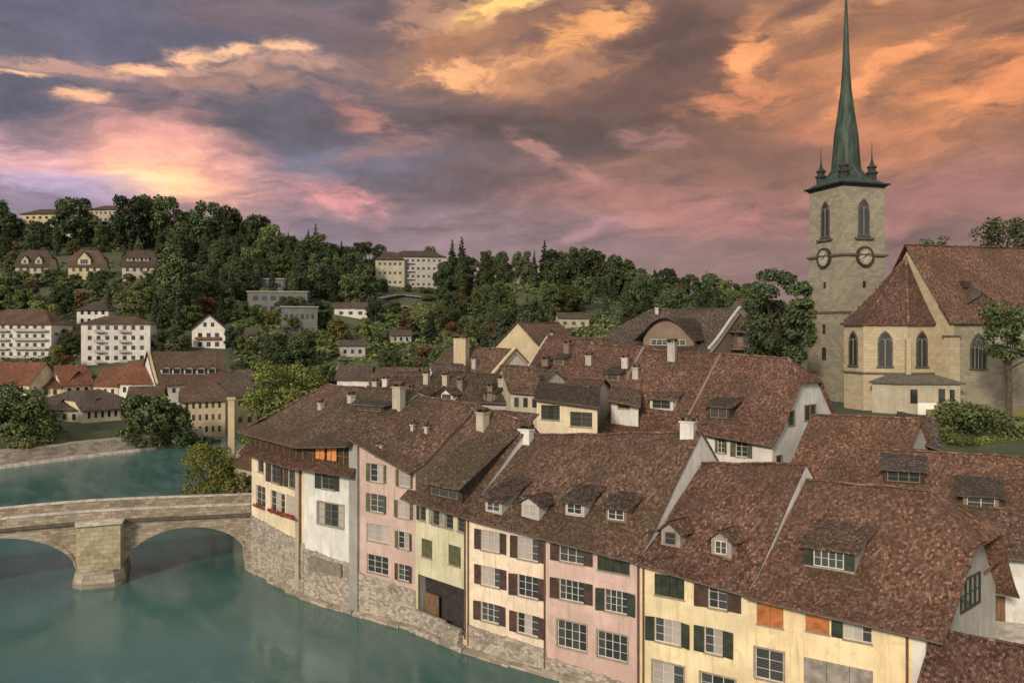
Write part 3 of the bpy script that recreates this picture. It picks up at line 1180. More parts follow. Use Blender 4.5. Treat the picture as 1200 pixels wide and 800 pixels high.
def dormer(H, px, py, w, h, kind='shed', wall='brownwall', roof=None, ms=0.25, lights=2, glass='glass', frame='frame', rise=0.6, over=.3,
           sh=None, face='', front_over=.35, winh=0.82, bars=1, wk=.78, back=False):
    """a dormer on the front slope, its face standing where the photo pixel (bottom centre of the face) meets the roof"""
    s, k = roof_point(H, px, py)
    P0 = H.PF(s, k)
    P1 = H.PF(s, min(k + .15, 1))
    nd = V((H.nd.x, H.nd.y, 0))
    run = (V((P1.x, P1.y, 0)) - V((P0.x, P0.y, 0))).length
    m = max((P1.z - P0.z) / max(run, 1e-3), ms + .25)
    u = H.u
    roof = roof or H.roofmat
    base = P0 - UP * .25
    zt = P0.z + h
    a = base - u * w / 2
    b = base + u * w / 2
    dh = zt - base.z
    D = (h + .3) / (m - (ms if kind == 'shed' else 0)) + .3
    dt = UP * 1.0
    mb = MB()
    rz = ms * D if kind == 'shed' else 0
    fa, fb = a, b
    ta, tb = V((a.x, a.y, zt)), V((b.x, b.y, zt))
    ba, bb = a + nd * D, b + nd * D
    bta, btb = V((ba.x, ba.y, zt + rz)), V((bb.x, bb.y, zt + rz))
    if kind in ('gable', 'arch'):
        n = 2 if kind == 'gable' else 12
        prof = []
        for i in range(n + 1):
            t = i / n
            if kind == 'gable':
                zz = rise * (1 - abs(2 * t - 1))
            else:
                zz = rise * math.sin(math.pi * t) ** .8
            prof.append(lerp(ta, tb, t) + UP * zz)
        mb.poly([fa, fb] + prof[::-1])
    else:
        mb.poly([fa, fb, tb, ta])
    mb.poly([ba, fa, ta, bta])
    mb.poly([fb, bb, btb, tb])
    d = mb.build('dormer', wall, H.root)
    # roof slab
    rb = MB()
    th = .13
    fo = -nd * front_over
    if kind == 'shed':
        q0 = ta - u * over + fo - UP * ms * front_over
        q1 = tb + u * over + fo - UP * ms * front_over
        q2 = btb + u * over + nd * .35 + UP * ms * .35
        q3 = bta - u * over + nd * .35 + UP * ms * .35
        nu = 6
        rows = [[lerp(lerp(q0, q1, i / nu), lerp(q3, q2, i / nu), j / 4) for i in range(nu + 1)] for j in range(5)]
        rows = [[p + UP * (noise.noise(p * 1.3) * .05) for p in r] for r in rows]
        ll = (q3 - q0).length
        ww = (q1 - q0).length
        for j in range(4):
            for i in range(nu):
                rb.poly([rows[j][i], rows[j][i + 1], rows[j + 1][i + 1], rows[j + 1][i]], None,
                        [(i / nu * ww, j / 4 * ll), ((i + 1) / nu * ww, j / 4 * ll), ((i + 1) / nu * ww, (j + 1) / 4 * ll), (i / nu * ww, (j + 1) / 4 * ll)])
        dn = UP * -th
        rb.poly([q1 + dn, q0 + dn, q3 + dn, q2 + dn])
        for r0, r1 in ((rows[0][0], rows[0][nu]),):
            for i in range(nu):
                rb.poly([rows[0][i] + dn, rows[0][i + 1] + dn, rows[0][i + 1], rows[0][i]])
        for j in range(4):
            rb.poly([rows[j][0] + dn, rows[j][0], rows[j + 1][0], rows[j + 1][0] + dn])
            rb.poly([rows[j][nu], rows[j][nu] + dn, rows[j + 1][nu] + dn, rows[j + 1][nu]])
    else:
        n = len(prof) - 1
        # extend the outer eaves a little
        e0 = ta - u * over - UP * (rise / (w / 2) * over * (1 if kind == 'gable' else .5))
        e1 = tb + u * over - UP * (rise / (w / 2) * over * (1 if kind == 'gable' else .5))
        pr = [e0] + prof[1:-1] + [e1]
        pr = [p + UP * .02 for p in pr]
        for i in range(len(pr) - 1):
            p, q = pr[i], pr[i + 1]
            Dp = (p.z - P0.z) / m + .5
            Dq = (q.z - P0.z) / m + .5
            A_, B_ = p + fo, q + fo
            C_, D_ = q + nd * max(Dq, .3), p + nd * max(Dp, .3)
            outn = (B_ - A_).cross(D_ - A_).normalized() * th
            if outn.z < 0:
                outn = -outn
            rb.poly([A_ + outn, B_ + outn, C_ + outn, D_ + outn], ((nd), (q - p).normalized()))
            rb.poly([B_, A_, D_, C_])
            rb.poly([A_, B_, B_ + outn, A_ + outn])
            if i == 0:
                rb.poly([A_, A_ + outn, D_ + outn, D_])
            if i == len(pr) - 2:
                rb.poly([B_ + outn, B_, C_, C_ + outn])
    rb.build('dormer_roof', roof, d)
    # window in its face
    O = base

    def P(ss, z, dd=0.0):
        return V((O.x, O.y, 0)) + u * ss + H.n * dd + UP * z
    ww = w * wk
    z0 = base.z + .25 + h * (1 - winh) * .6
    z1 = base.z + .25 + h * winh if kind == 'shed' else zt - .05
    fr = MB()
    frame_bars(fr, P, -ww / 2, ww / 2, z0, z1, -.07, -.005, lights, .07, bars)
    fr.build('window_frame', frame, d)
    gb = MB()
    gb.quad(P(-ww / 2 + .01, z0 + .01, -.02), P(ww / 2 - .01, z0 + .01, -.02), P(ww / 2 - .01, z1 - .01, -.02), P(-ww / 2 + .01, z1 - .01, -.02))
    gb.build('pane', glass, d)
    if sh:
        for sgn in (-1, 1):
            mb = MB()
            x0 = sgn * ww / 2
            x1 = sgn * (w / 2 + .02)
            lo, hi = min(x0, x1), max(x0, x1)
            o = P(lo + .01, z0, -.09)
            mb.box(o, P(hi - .01, z0, -.09) - o, P(lo + .01, z0, -.04) - o, P(lo + .01, z1, -.09) - o)
            mb.build('shutter', sh, d)
    return d


def firewall(H, s, w=.34, up=.32, dn=.5, mat='offwhite', cap=None, kf=(0, 1), back=True, shift=0.0):
    """party wall standing above the roofs, following both slopes at s"""
    mb = MB()
    u = H.u
    ks = [-.03 + 1.03 * i / 10 for i in range(11)]
    ks = [k for k in ks if kf[0] - .05 <= k <= kf[1] + .001]
    line = [H.PF(s, k) for k in ks]
    if back:
        line += [H.PB(s, k) for k in reversed(ks)][1:]
    for i in range(len(line) - 1):
        p, q = line[i] + u * shift, line[i + 1] + u * shift
        a, b = -u * w / 2, u * w / 2
        mb.hexa([p + a - UP * dn, p + b - UP * dn, q + b - UP * dn, q + a - UP * dn, p + a + UP * up, p + b + UP * up, q + b + UP * up, q + a + UP * up])
    o = mb.build('firewall', mat, H.root)
    if cap:
        cb = MB()
        for i in range(len(line) - 1):
            p, q = line[i] + UP * (up + .004), line[i + 1] + UP * (up + .004)
            a, b = u * (shift - w / 2 - .06), u * (shift + w / 2 + .06)
            cb.hexa([p + a, p + b, q + b, q + a, p + a + UP * .07, p + b + UP * .07, q + b + UP * .07, q + a + UP * .07])
        cb.build('coping', cap, o)
    return o


def chimney(H, px, py, w=.9, d=.7, h=1.8, mat='oldwall', pots=1, cap='roof_brown', side='F', sk=None):
    s, k = sk if sk else roof_point(H, px, py)
    p = (H.PF if side == 'F' else H.PB)(s, k)
    mb = MB()
    rot = math.atan2(H.u.y, H.u.x)
    mb.cbox(p - UP * .6, w, d, h + .6, rot)
    mb.cbox(p + UP * (h + .003), w + .16, d + .16, .12, rot)
    o = mb.build('chimney', mat, H.roof)
    # little tiled cowl on two cheeks
    cb = MB()
    t = p + UP * (h + .125)
    u = H.u
    nn = H.n
    for sgn in (-1, 1):
        o2 = t + u * (sgn * (w * .42) - .05) - nn * d * .4
        cb.box(o2, u * .1, nn * d * .8, UP * .28)
    cz = t + UP * .283
    for sgn in (-1, 1):
        a = cz - u * (w * .62) + nn * (sgn * d * .6)
        b = cz + u * (w * .62) + nn * (sgn * d * .6)
        c = cz + u * (w * .62) + UP * .22
        e = cz - u * (w * .62) + UP * .22
        cb.poly([a, b, c, e] if sgn < 0 else [b, a, e, c])
    cb.build('cowl', cap, H.roof)
    return o


def auto_wins(H_A, H_B, rows, cols, z0, dz, h, wfrac=.45, style='flush', glass='glass', m0=.06, m1=.06, **kw):
    L = (V(H_B) - V(H_A)).length
    out = []
    for r in range(rows):
        for c in range(cols):
            cw = L * (1 - m0 - m1) / cols
            s = L * m0 + cw * (c + .5)
            ww = cw * wfrac
            out.append(dict(s0=s - ww / 2, s1=s + ww / 2, z0=z0 + dz * r, z1=z0 + dz * r + h, style=style, lights=kw.get('lights', 2),
                            glass=random.choice([glass, glass, 'glassmid']), sh=kw.get('sh', 'sh_green'), frame=kw.get('frame', 'frame'), bars=kw.get('bars', 1)))
    return out


def side_windows(H, side, rows, cols, z0, dz, h, wfrac=.4, glass='glass', m0=.12, m1=.12):
    """flush windows on the left (-1) or right (1) end wall"""
    a, b = (H.D, H.A) if side < 0 else (H.B, H.C)
    d = V((b.x - a.x, b.y - a.y, 0))
    L = d.length
    d.normalize()
    nn = V((-d.y, d.x, 0))
    O = v3(a, 0)
    for r in range(rows):
        for c in range(cols):
            cw = L * (1 - m0 - m1) / cols
            s = L * m0 + cw * (c + .5)
            mb = MB()
            o = O + d * (s - cw * wfrac / 2) - nn * .03 + UP * (z0 + dz * r)
            mb.box(o, d * cw * wfrac, nn * .06, UP * h)
            mb.build('window', glass, H.root)


# ------------------------------------------------------------------ ground, river, banks
def interp(x, pts):
    if x <= pts[0][0]:
        return pts[0][1]
    for (a, b), (c, d) in zip(pts, pts[1:]):
        if x <= c:
            return b + (d - b) * (x - a) / (c - a)
    return pts[-1][1]


# far shore of the river and the edge of the old-town peninsula, in metres
FAR_BANK = [V((-260, 120)), V((-150, 138)), V((-104, 158)), V((-92, 175)), V((-83, 186)), V((-76, 200)), V((-78, 222)), V((-70, 240))]
NEAR_EDGE = [V((-64, 240)), V((-66, 205)), V((-62, 180)), V((-50, 140)), V((-40, 118)), V((-34, 104)), V((-30.4, 94.2)), V((-21.6, 83.8)), V((-15.2, 79.4)),
             V((-9, 75)), V((-3.9, 70)), V((2.8, 65.3)), V((9.7, 61)), V((16.7, 56.4)), V((25.9, 50.5)), V((60, 30)), V((140, -20))]


def side_of(p, line):
    """signed distance to a polyline: positive on its left"""
    best = 1e9
    sg = 1
    for a, b in zip(line, line[1:]):
        d = b - a
        t = max(0, min(1, (p - a).dot(d) / d.length_squared))
        q = a + d * t
        r = (p - q).length
        if r < best:
            best = r
            cr = d.x * (p.y - a.y) - d.y * (p.x - a.x)
            sg = 1 if cr > 0 else -1
    return best * sg


RIDGE = [(-300, 262), (0, 268), (100, 274), (200, 268), (300, 286), (380, 300), (440, 318), (520, 332), (600, 330), (700, 338), (800, 348), (900, 356), (1200, 362), (1500, 368)]


def hill_z(x, y):
    px = CX + FPX * x / max(y, 60)
    zr = CAMZ + (HY - interp(px, RIDGE)) / FPX * 520
    t = max(0.0, min(1.0, (y - 262) / 258.0))
    z = 7 + (zr - 7) * t ** 0.92
    if y > 520:
        z = zr - (y - 520) * 0.03
    z += noise.noise(V((x * .012, y * .012, 0))) * 5 * min(1, t * 3)
    return max(z, 5)


def town_z(d):
    """height of the peninsula at d metres behind the river front"""
    t = max(0.0, min(1.0, d / 55.0))
    return 3.0 + 14.0 * t * t * (3 - 2 * t)


def ground_z(x, y):
    p = V((x, y))
    dn = side_of(p, NEAR_EDGE)            # left of the edge (walking towards the camera and right) = land
    df = side_of(p, FAR_BANK)
    if y > 245:
        return hill_z(x, y)
    if dn > 4.2:
        z = town_z(dn)
        if y > 150:
            z = lerp(z, 7.0, min(1, (y - 150) / 80))
        return z
    if df > 4.2:
        t = min(1, df / 14)
        return 2.6 + 3.0 * t + max(0, (y - 245) * 0)
    return -3.0


def make_ground():
    xs = [-1800, -1200, -800, -500, -400]
    x = -330
    while x < 330:
        xs.append(x)
        x += 3.0 if -130 < x < 110 else 8.0
    xs += [400, 520, 800, 1200, 1800]
    ys = [-120, -60, -20, 10]
    y = 30
    while y < 620:
        ys.append(y)
        y += 3.0 if y < 245 else 8.0
    ys += [700, 850, 1100, 1600, 2500, 4000]
    verts = [V((a, b, ground_z(a, b))) for b in ys for a in xs]
    nx = len(xs)
    faces = [(j * nx + i, j * nx + i + 1, (j + 1) * nx + i + 1, (j + 1) * nx + i) for j in range(len(ys) - 1) for i in range(nx - 1)]
    me = bpy.data.meshes.new('ground')
    me.from_pydata(verts, [], faces)
    m, N, bs = new_mat('hillside_ground')
    geo = N.n('ShaderNodeNewGeometry')
    big = N.noise(geo.outputs['Position'], 0.05, 5, 0.6).outputs[0]
    mid = N.noise(geo.outputs['Position'], 0.6, 5, 0.65).outputs[0]
    col = N.mix(N.smooth(big, .38, .62), (0.034, 0.046, 0.020, 1), (0.068, 0.075, 0.032, 1))
    col = N.mix(N.m('MULTIPLY', N.smooth(mid, .5, .7), .5), col, (0.115, 0.095, 0.062, 1))
    N.put(bs.inputs['Base Color'], col)
    bs.inputs['Roughness'].default_value = 0.95
    bump(N, bs, mid, .6, .3)
    me.materials.append(m)
    me.polygons.foreach_set('use_smooth', [True] * len(me.polygons))
    o = bpy.data.objects.new('ground', me)
    COL.objects.link(o)
    o['kind'] = 'structure'


make_ground()


def make_river():
    mb = MB()
    mb.quad((-400, -100, 0), (160, -100, 0), (160, 250, 0), (-400, 250, 0))
    m, N, bs = new_mat('river_water')
    geo = N.n('ShaderNodeNewGeometry')
    x, y, z = N.sep(geo.outputs['Position'])[:3]
    # smooth long ripples running with the current, soft as in a long exposure
    flow = N.comb(N.m('MULTIPLY', N.m('ADD', N.m('MULTIPLY', x, .8), N.m('MULTIPLY', y, .55)), .30), N.m('MULTIPLY', N.m('SUBTRACT', N.m('MULTIPLY', y, .8), N.m('MULTIPLY', x, .55)), .09), 0)
    n1 = N.noise(flow, 1.0, 4, .55, .4).outputs[0]
    n2 = N.noise(geo.outputs['Position'], .9, 4, .6).outputs[0]
    n3 = N.noise(geo.outputs['Position'], .035, 3, .5).outputs[0]
    col = N.mix(N.smooth(n3, .35, .65), (0.040, 0.098, 0.090, 1), (0.060, 0.128, 0.118, 1))
    col = N.mix(N.m('MULTIPLY', N.smooth(n1, .5, .75), .5), col, (0.110, 0.170, 0.165, 1))
    N.put(bs.inputs['Base Color'], col)
    rg = N.m('ADD', 0.11, N.m('MULTIPLY', N.smooth(n1, .35, .7), .18))
    N.put(bs.inputs['Roughness'], rg)
    bs.inputs['IOR'].default_value = 1.5
    bs.inputs['Specular IOR Level'].default_value = 0.5
    bump(N, bs, N.m('ADD', N.m('MULTIPLY', n1, 1.0), N.m('MULTIPLY', n2, .35)), .22, .22)
    o = mb.build('river', m)
    o['kind'] = 'structure'


make_river()


def wall_strip(mb, line, z0, z1, w, batter=0.0, jit=0.05):
    """a wall along a polyline; its river face leans back by batter"""
    n = len(line)
    nor = []
    for k in range(n):
        d = (line[min(k + 1, n - 1)] - line[max(k - 1, 0)]).normalized()
        nor.append(V((-d.y, d.x)))
    for k in range(n - 1):
        a, b, na, nb = line[k], line[k + 1], nor[k], nor[k + 1]
        za = z1(k) if callable(z1) else z1
        zb = z1(k + 1) if callable(z1) else z1
        mb.hexa([v3(a, z0), v3(b, z0), v3(b + nb * (w + batter), z0), v3(a + na * (w + batter), z0),
                 v3(a + na * batter, za), v3(b + nb * batter, zb), v3(b + nb * (w + batter), zb), v3(a + na * (w + batter), za)])


def resample(line, step):
    out = [line[0]]
    for a, b in zip(line, line[1:]):
        L = (b - a).length
        n = max(1, int(L / step))
        for i in range(1, n + 1):
            out.append(lerp(a, b, i / n))
    # soften
    for _ in range(2):
        out = [out[0]] + [(out[i - 1] + out[i] * 2 + out[i + 1]) / 4 for i in range(1, len(out) - 1)] + [out[-1]]
    return out


mb = MB()
fb = resample(FAR_BANK[:6], 4)
wall_strip(mb, [p for p in fb], -2, 3.1, 6.5, 1.6)
q = mb.build('quay_wall', 'quay')
tag(q, 'sloping stone embankment wall curving along the far side of the river', 'quay wall')
mb = MB()
wall_strip(mb, [p - V((0.7, -0.7)) * -1.2 for p in fb[18:]], -2, .55, 2.5, 1.2)
q = mb.build('gravel_bank', 'coping')
q['kind'] = 'structure'
mb = MB()
ne = resample(NEAR_EDGE[1:7], 3)
wall_strip(mb, ne, -2, lambda k: 2.7, 7.0, .8)
q = mb.build('quay_wall', 'rubble')
tag(q, 'low rubble bank wall at the water between the willow and the first riverside house', 'quay wall')
# grass terrace below the church
tz = 18.3
mb = MB()
mb.prism([g2(1088, 93), g2(1330, 84), g2(1330, 100), g2(1085, 104)], 8, tz - .6)
o = mb.build('terrace_ground', M['lf_olive'])
o['kind'] = 'structure'


# ------------------------------------------------------------------ the stone bridge
def make_bridge():
    Rr = V((-30.2, 94.6))
    d = V((-0.93, -0.365)).normalized()      # towards the left shore
    t = V((-d.y * -1, d.x * -1))              # across, away from the camera
    t = V((d.y, -d.x))
    if t.y < 0:
        t = -t
    wdt = 6.2
    root = thing('stone_bridge', (Rr.x, Rr.y, 0), 'old stone arch bridge crossing the river to the cream riverside house', 'bridge')
    Ltot = 66.0

    def Z(s):                                  # road level, slightly humped
        return 6.15 + 0.75 * math.exp(-((s - 19) / 16.0) ** 2) + (0.4 if s < 6 else 0) * 0

    def soff(s):
        """underside: two clear arches in view, a pier between them, a third beyond the frame"""
        for a, b, rise in ((1.2, 14.0, 3.6), (18.8, 34.5, 4.1), (39.0, 51.0, 3.6)):
            if a <= s <= b:
                m = (a + b) / 2
                h = (b - a) / 2
                return 1.7 + rise * math.sqrt(max(0.0, 1 - ((s - m) / h) ** 2)) ** 1.15
        return -2.0

    def P(s, c, z):
        p = Rr + d * s + t * c
        return V((p.x, p.y, z))
    xs = []
    s = -1.5
    while s <= Ltot:
        xs.append(s)
        s += .35
    for e in (1.2, 14.0, 18.8, 34.5, 39.0, 51.0):
        xs += [e - .001, e + .001]
    xs.sort()
    mb = MB()
    rings = {}
    for a, b in zip(xs, xs[1:]):
        la, lb, ta, tb = soff(a), soff(b), Z(a), Z(b)
        if abs(b - a) < .01:
            la2, lb2 = la, lb
        mb.quad(P(b, 0, lb), P(a, 0, la), P(a, 0, ta), P(b, 0, tb))
        mb.quad(P(a, wdt, la), P(b, wdt, lb), P(b, wdt, tb), P(a, wdt, ta))
        mb.quad(P(a, 0, la), P(b, 0, lb), P(b, wdt, lb), P(a, wdt, la))
        if la > 0 and lb > 0 and b - a > .01:
            k = .55
            ring = rings.setdefault(0 if a < 14 else 1 if a < 34 else 2, MB())
            ring.hexa([P(b, -.10, lb + .01), P(a, -.10, la + .01), P(a, .02, la + .01), P(b, .02, lb + .01),
                       P(b, -.10, lb + k), P(a, -.10, la + k), P(a, .02, la + k), P(b, .02, lb + k)])
    mb.build('arch_wall', 'bridge', root)
    for ring in rings.values():
        ring.build('arch_ring', 'bridge', root)
    # road
    mb = MB()
    for a, b in zip(xs[::3], xs[3::3]):
        mb.quad(P(b, 0, Z(b) + .004), P(a, 0, Z(a) + .004), P(a, wdt, Z(a) + .004), P(b, wdt, Z(b) + .004))
    mb.build('roadway', plain('cobbled_roadway', (0.23, 0.20, 0.175), .9, .35, 3), root)
    # cornice and parapets
    for c0, c1, nm in ((-.18, .42, 'near'), (wdt - .42, wdt + .18, 'far')):
        mb = MB()
        cp = MB()
        co = MB()
        s = -1.5
        while s < Ltot:
            e = min(s + 2.1, Ltot)
            g = .012
            mb.hexa([P(e - g, c0 + .1, Z(e) + .003), P(s, c0 + .1, Z(s) + .003), P(s, c1, Z(s) + .003), P(e - g, c1, Z(e) + .003),
                     P(e - g, c0 + .1, Z(e) + .95), P(s, c0 + .1, Z(s) + .95), P(s, c1, Z(s) + .95), P(e - g, c1, Z(e) + .95)])
            h = random.uniform(.0, .03)
            cp.hexa([P(e - g * 2, c0 + .02, Z(e) + .953), P(s, c0 + .02, Z(s) + .953), P(s, c1 + .08, Z(s) + .953), P(e - g * 2, c1 + .08, Z(e) + .953),
                     P(e - g * 2, c0 + .02, Z(e) + 1.12 + h), P(s, c0 + .02, Z(s) + 1.12 + h), P(s, c1 + .08, Z(s) + 1.12 + h), P(e - g * 2, c1 + .08, Z(e) + 1.12 + h)])
            if nm == 'near':
                co.hexa([P(e - g, c0 - .16, Z(e) - .30), P(s, c0 - .16, Z(s) - .30), P(s, -.01, Z(s) - .30), P(e - g, -.01, Z(e) - .30),
                         P(e - g, c0 - .16, Z(e) - .02), P(s, c0 - .16, Z(s) - .02), P(s, -.01, Z(s) - .02), P(e - g, -.01, Z(e) - .02)])
            s = e
        par = mb.build('parapet', 'bridge', root)
        cp.build('coping', 'coping', par)
        if nm == 'near':
            co.build('cornice', 'darkstone', root)
    # pier with its cutwater: pilaster up to the parapet, pointed foot in the water
    for sa, sb in ((14.0, 18.8), (34.5, 39.0)):
        m = (sa + sb) / 2
        mb = MB()
        out = [P(m + 2.35, -.0, 0), P(m + 2.1, -1.4, 0), P(m - 2.1, -1.4, 0), P(m - 2.35, -.0, 0)]
        pts = [V((p.x, p.y)) for p in out]
        ar = sum(pts[i].x * pts[(i + 1) % 4].y - pts[(i + 1) % 4].x * pts[i].y for i in range(4))
        if ar < 0:
            pts = pts[::-1]
        mb.prism(pts, 1.6, Z(m) - .25)
        pier = mb.build('pier', 'pier', root)
        fb_ = MB()
        out = [P(m + 2.6, 6.0, 0), P(m + 2.6, -1.0, 0), P(m + 1.6, -2.2, 0), P(m - 1.6, -2.2, 0), P(m - 2.6, -1.0, 0), P(m - 2.6, 6.0, 0)]
        pts = [V((p.x, p.y)) for p in out]
        ar = sum(pts[i].x * pts[(i + 1) % 6].y - pts[(i + 1) % 6].x * pts[i].y for i in range(6))
        if ar < 0:
            pts = pts[::-1]
        cen = sum(pts, V((0, 0))) / 6
        top = [lerp(p, cen, .10) for p in pts]
        n = 6
        for k in range(n):
            a, b, a2, b2 = pts[k], pts[(k + 1) % n], top[k], top[(k + 1) % n]
            fb_.poly([v3(a, -2), v3(b, -2), v3(b, .55), v3(a, .55)])
            fb_.poly([v3(a, .55), v3(b, .55), v3(b2, 1.75), v3(a2, 1.75)])
        fb_.poly([v3(p, 1.75) for p in top])
        fb_.build('cutwater', 'quay', pier)
        cb = MB()
        out = [P(m + 2.5, .02, 0), P(m + 2.3, -1.65, 0), P(m - 2.3, -1.65, 0), P(m - 2.5, .02, 0)]
        pts = [V((p.x, p.y)) for p in out]
        ar = sum(pts[i].x * pts[(i + 1) % 4].y - pts[(i + 1) % 4].x * pts[i].y for i in range(4))
        if ar < 0:
            pts = pts[::-1]
        cb.prism(pts, Z(m) - .245, Z(m) + .02)
        cb.build('pier_cap', 'coping', pier)
    # abutment at the houses
    mb = MB()
    out = [P(1.2, -.05, 0), P(-1.5, -.05, 0), P(-1.5, wdt + .1, 0), P(1.2, wdt + .1, 0)]
    pts = [V((p.x, p.y)) for p in out]
    ar = sum(pts[i].x * pts[(i + 1) % 4].y - pts[(i + 1) % 4].x * pts[i].y for i in range(4))
    if ar < 0:
        pts = pts[::-1]
    mb.prism(pts, -2, 5.5)
    mb.build('abutment', 'rubble', root)


make_bridge()

# ------------------------------------------------------------------ riverside row
p0, p1, p2, p3 = V((-30.5, 94)), V((-21.6, 83.6)), V((-15.4, 79.2)), V((-15.2, 79.0))
p4, p5, p6, p7, p8, p9 = V((-9.0, 74.8)), V((-3.9, 69.8)), V((2.8, 65.1)), V((9.7, 60.7)), V((16.7, 56.2)), V((25.95, 50.3))
GROUP_ROW = 'old houses standing in a row on the river front'

# 1 cream house at the bridge head
w1 = [W(p0, p1, 302, 309, 537, 552, 'pl', 1, 'glass', frame='framedark'),
      W(p0, p1, 314, 332, 540, 563, 'sh', 2, 'glass', 'sh_brown', 'framedark'),
      W(p0, p1, 334, 352, 545, 569, 'sh', 2, 'glass', 'sh_brown', 'framedark'),
      W(p0, p1, 300, 311, 567, 591, 'pl', 2, 'glassmid', frame='frame', flowers=1),
      W(p0, p1, 317, 334, 573, 597, 'pl', 3, 'glassmid', frame='frame', flowers=1),
      W(p0, p1, 335.5, 351, 578.5, 603, 'pl', 3, 'glassmid', frame='frame', flowers=1)]
h1 = house('townhouse', 'narrow cream house with red flower boxes at the end of the stone bridge', p0, p1, 16.5, 16.4, 15, 21.4, 'roof_brown', 'cream',
           hipL=(1.0, 4.6), ol=1.3, orr=.0, of=1.25, wins=w1, base=dict(z=(6.2, 5.6), ragged=1), group=GROUP_ROW)
for s in (.1, 2.6, 5.3, 8.0, 10.8, 13.2):
    pass
# dark gallery under the eaves with posts
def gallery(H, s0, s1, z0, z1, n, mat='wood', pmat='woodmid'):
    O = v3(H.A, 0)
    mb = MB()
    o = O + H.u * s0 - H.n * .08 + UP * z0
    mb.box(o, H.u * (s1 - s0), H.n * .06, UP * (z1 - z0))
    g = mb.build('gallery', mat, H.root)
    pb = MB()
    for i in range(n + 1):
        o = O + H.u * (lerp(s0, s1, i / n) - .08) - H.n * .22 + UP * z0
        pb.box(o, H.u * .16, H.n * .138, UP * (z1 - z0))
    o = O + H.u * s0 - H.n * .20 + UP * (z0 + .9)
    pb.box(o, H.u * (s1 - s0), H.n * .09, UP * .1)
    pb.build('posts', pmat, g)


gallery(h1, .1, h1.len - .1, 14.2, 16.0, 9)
pent_roof(h1, -1.0, h1.len + .1, 14.5, 1.25, 1.0)
downpipe(h1, h1.len - .8, 1.8, 13.2, -.16, 'pipe', .11)
pier_strip(h1, h1.len - 1.9, h1.len - 1.1, -1, 13.2, .18, 'oldwall')
chimney(h1, 414, 474, .8, .6, .6)
chimney(h1, 376, 478, .7, .5, .5, 'greywall')
# side wall windows towards the bridge
side_windows(h1, -1, 2, 3, 8.0, 2.7, 1.5)

# 2 white house
w2 = [W(p1, p2, 371, 398, 553, 571, 'sh', 2, 'glass', 'sh_green', 'framedark'),
      W(p1, p2, 372, 403, 587, 613, 'pl', 4, 'glassmid', frame='framedark', surround='stoneframe')]
h2 = house('townhouse', 'white house with orange attic shutters beside the cream bridge-end house', p1, p2, 16.4, 17.0, 15, 21.6, 'roof_moss', 'white',
           ol=.0, orr=.2, of=1.2, wins=w2, base=dict(z=(5.2, 4.6), ragged=1), group=GROUP_ROW)
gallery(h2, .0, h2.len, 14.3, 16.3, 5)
pent_roof(h2, -.1, h2.len + .4, 14.6, 1.2, 1.0, 'roof_rust')
for k in range(2):
    mb = MB()
    o = v3(h2.A, 0) + h2.u * (2.0 + k * 1.75) - h2.n * .30 + UP * 14.72
    mb.box(o, h2.u * 1.35, h2.n * .07, UP * 1.35)
    sh = mb.build('attic_shutter', 'orange', h2.root)
    mb = MB()
    o2 = o + h2.u * .62 - h2.n * .02
    mb.box(o2, h2.u * .1, h2.n * .018, UP * 1.35)
    mb.build('batten', 'redpaint', sh)
dormer(h2, 433, 482, 4.2, .8, 'shed', 'wood', 'roof_grey', .2, 3, 'glass', 'framedark')
chimney(h2, 470, 478, 1.1, .8, 1.9)
# dark plinth panel
mb = MB()
O = v3(h2.A, 0)
o = O + h2.u * 1.0 - h2.n * .32 + UP * 3.2
mb.box(o, h2.u * 4.8, h2.n * .15, UP * 1.3)
mb.build('plinth_grating', 'framedark', h2.root)

# 3 pink house standing a little forward
G3 = []
for (a, b, c, d, st, kw) in ((440, 447, 521, 535, 'pl', {}), (430, 453, 542, 563, 'sh', dict(sh='sh_olive', leaf=.14)), (464, 484, 549, 569, 'sh', dict(glass='curtain', sh='sh_olive', leaf=.14)),
                             (430, 453, 577, 598, 'sh', dict(sh='sh_olive', leaf=.14)), (462, 484, 585, 605, 'sh', dict(glass='curtain', sh='sh_olive', leaf=.16)),
                             (430, 455, 612, 632, 'pl', dict(glass='curtain', lights=3)), (463, 483, 621, 641, 'sh', dict(sh='sh_olive', leaf=.15)),
                             (430, 455, 648, 669, 'pl', dict(glass='glassmid', lights=3)), (463, 483, 659, 678, 'sh', dict(sh='sh_brown', leaf=.15))):
    kw = dict(kw)
    G3.append(W(p3, p4, a, b, c, d, st, kw.pop('lights', 2), kw.pop('glass', 'glassmid'), **kw))
h3 = house('townhouse', 'dusky pink house with four rows of windows and a grey corner pier', p3, p4, 17.3, 15.0, 15, (21.0, 20.4), 'roof_brown', 'pink',
           ol=.5, orr=.1, of=.75, wins=G3, base=dict(z=(4.1, 3.6), ragged=1), group=GROUP_ROW, gablewall='brownwall')
pier_strip(h3, -.9, .25, -1.5, 16.8, .3, 'graystrip')

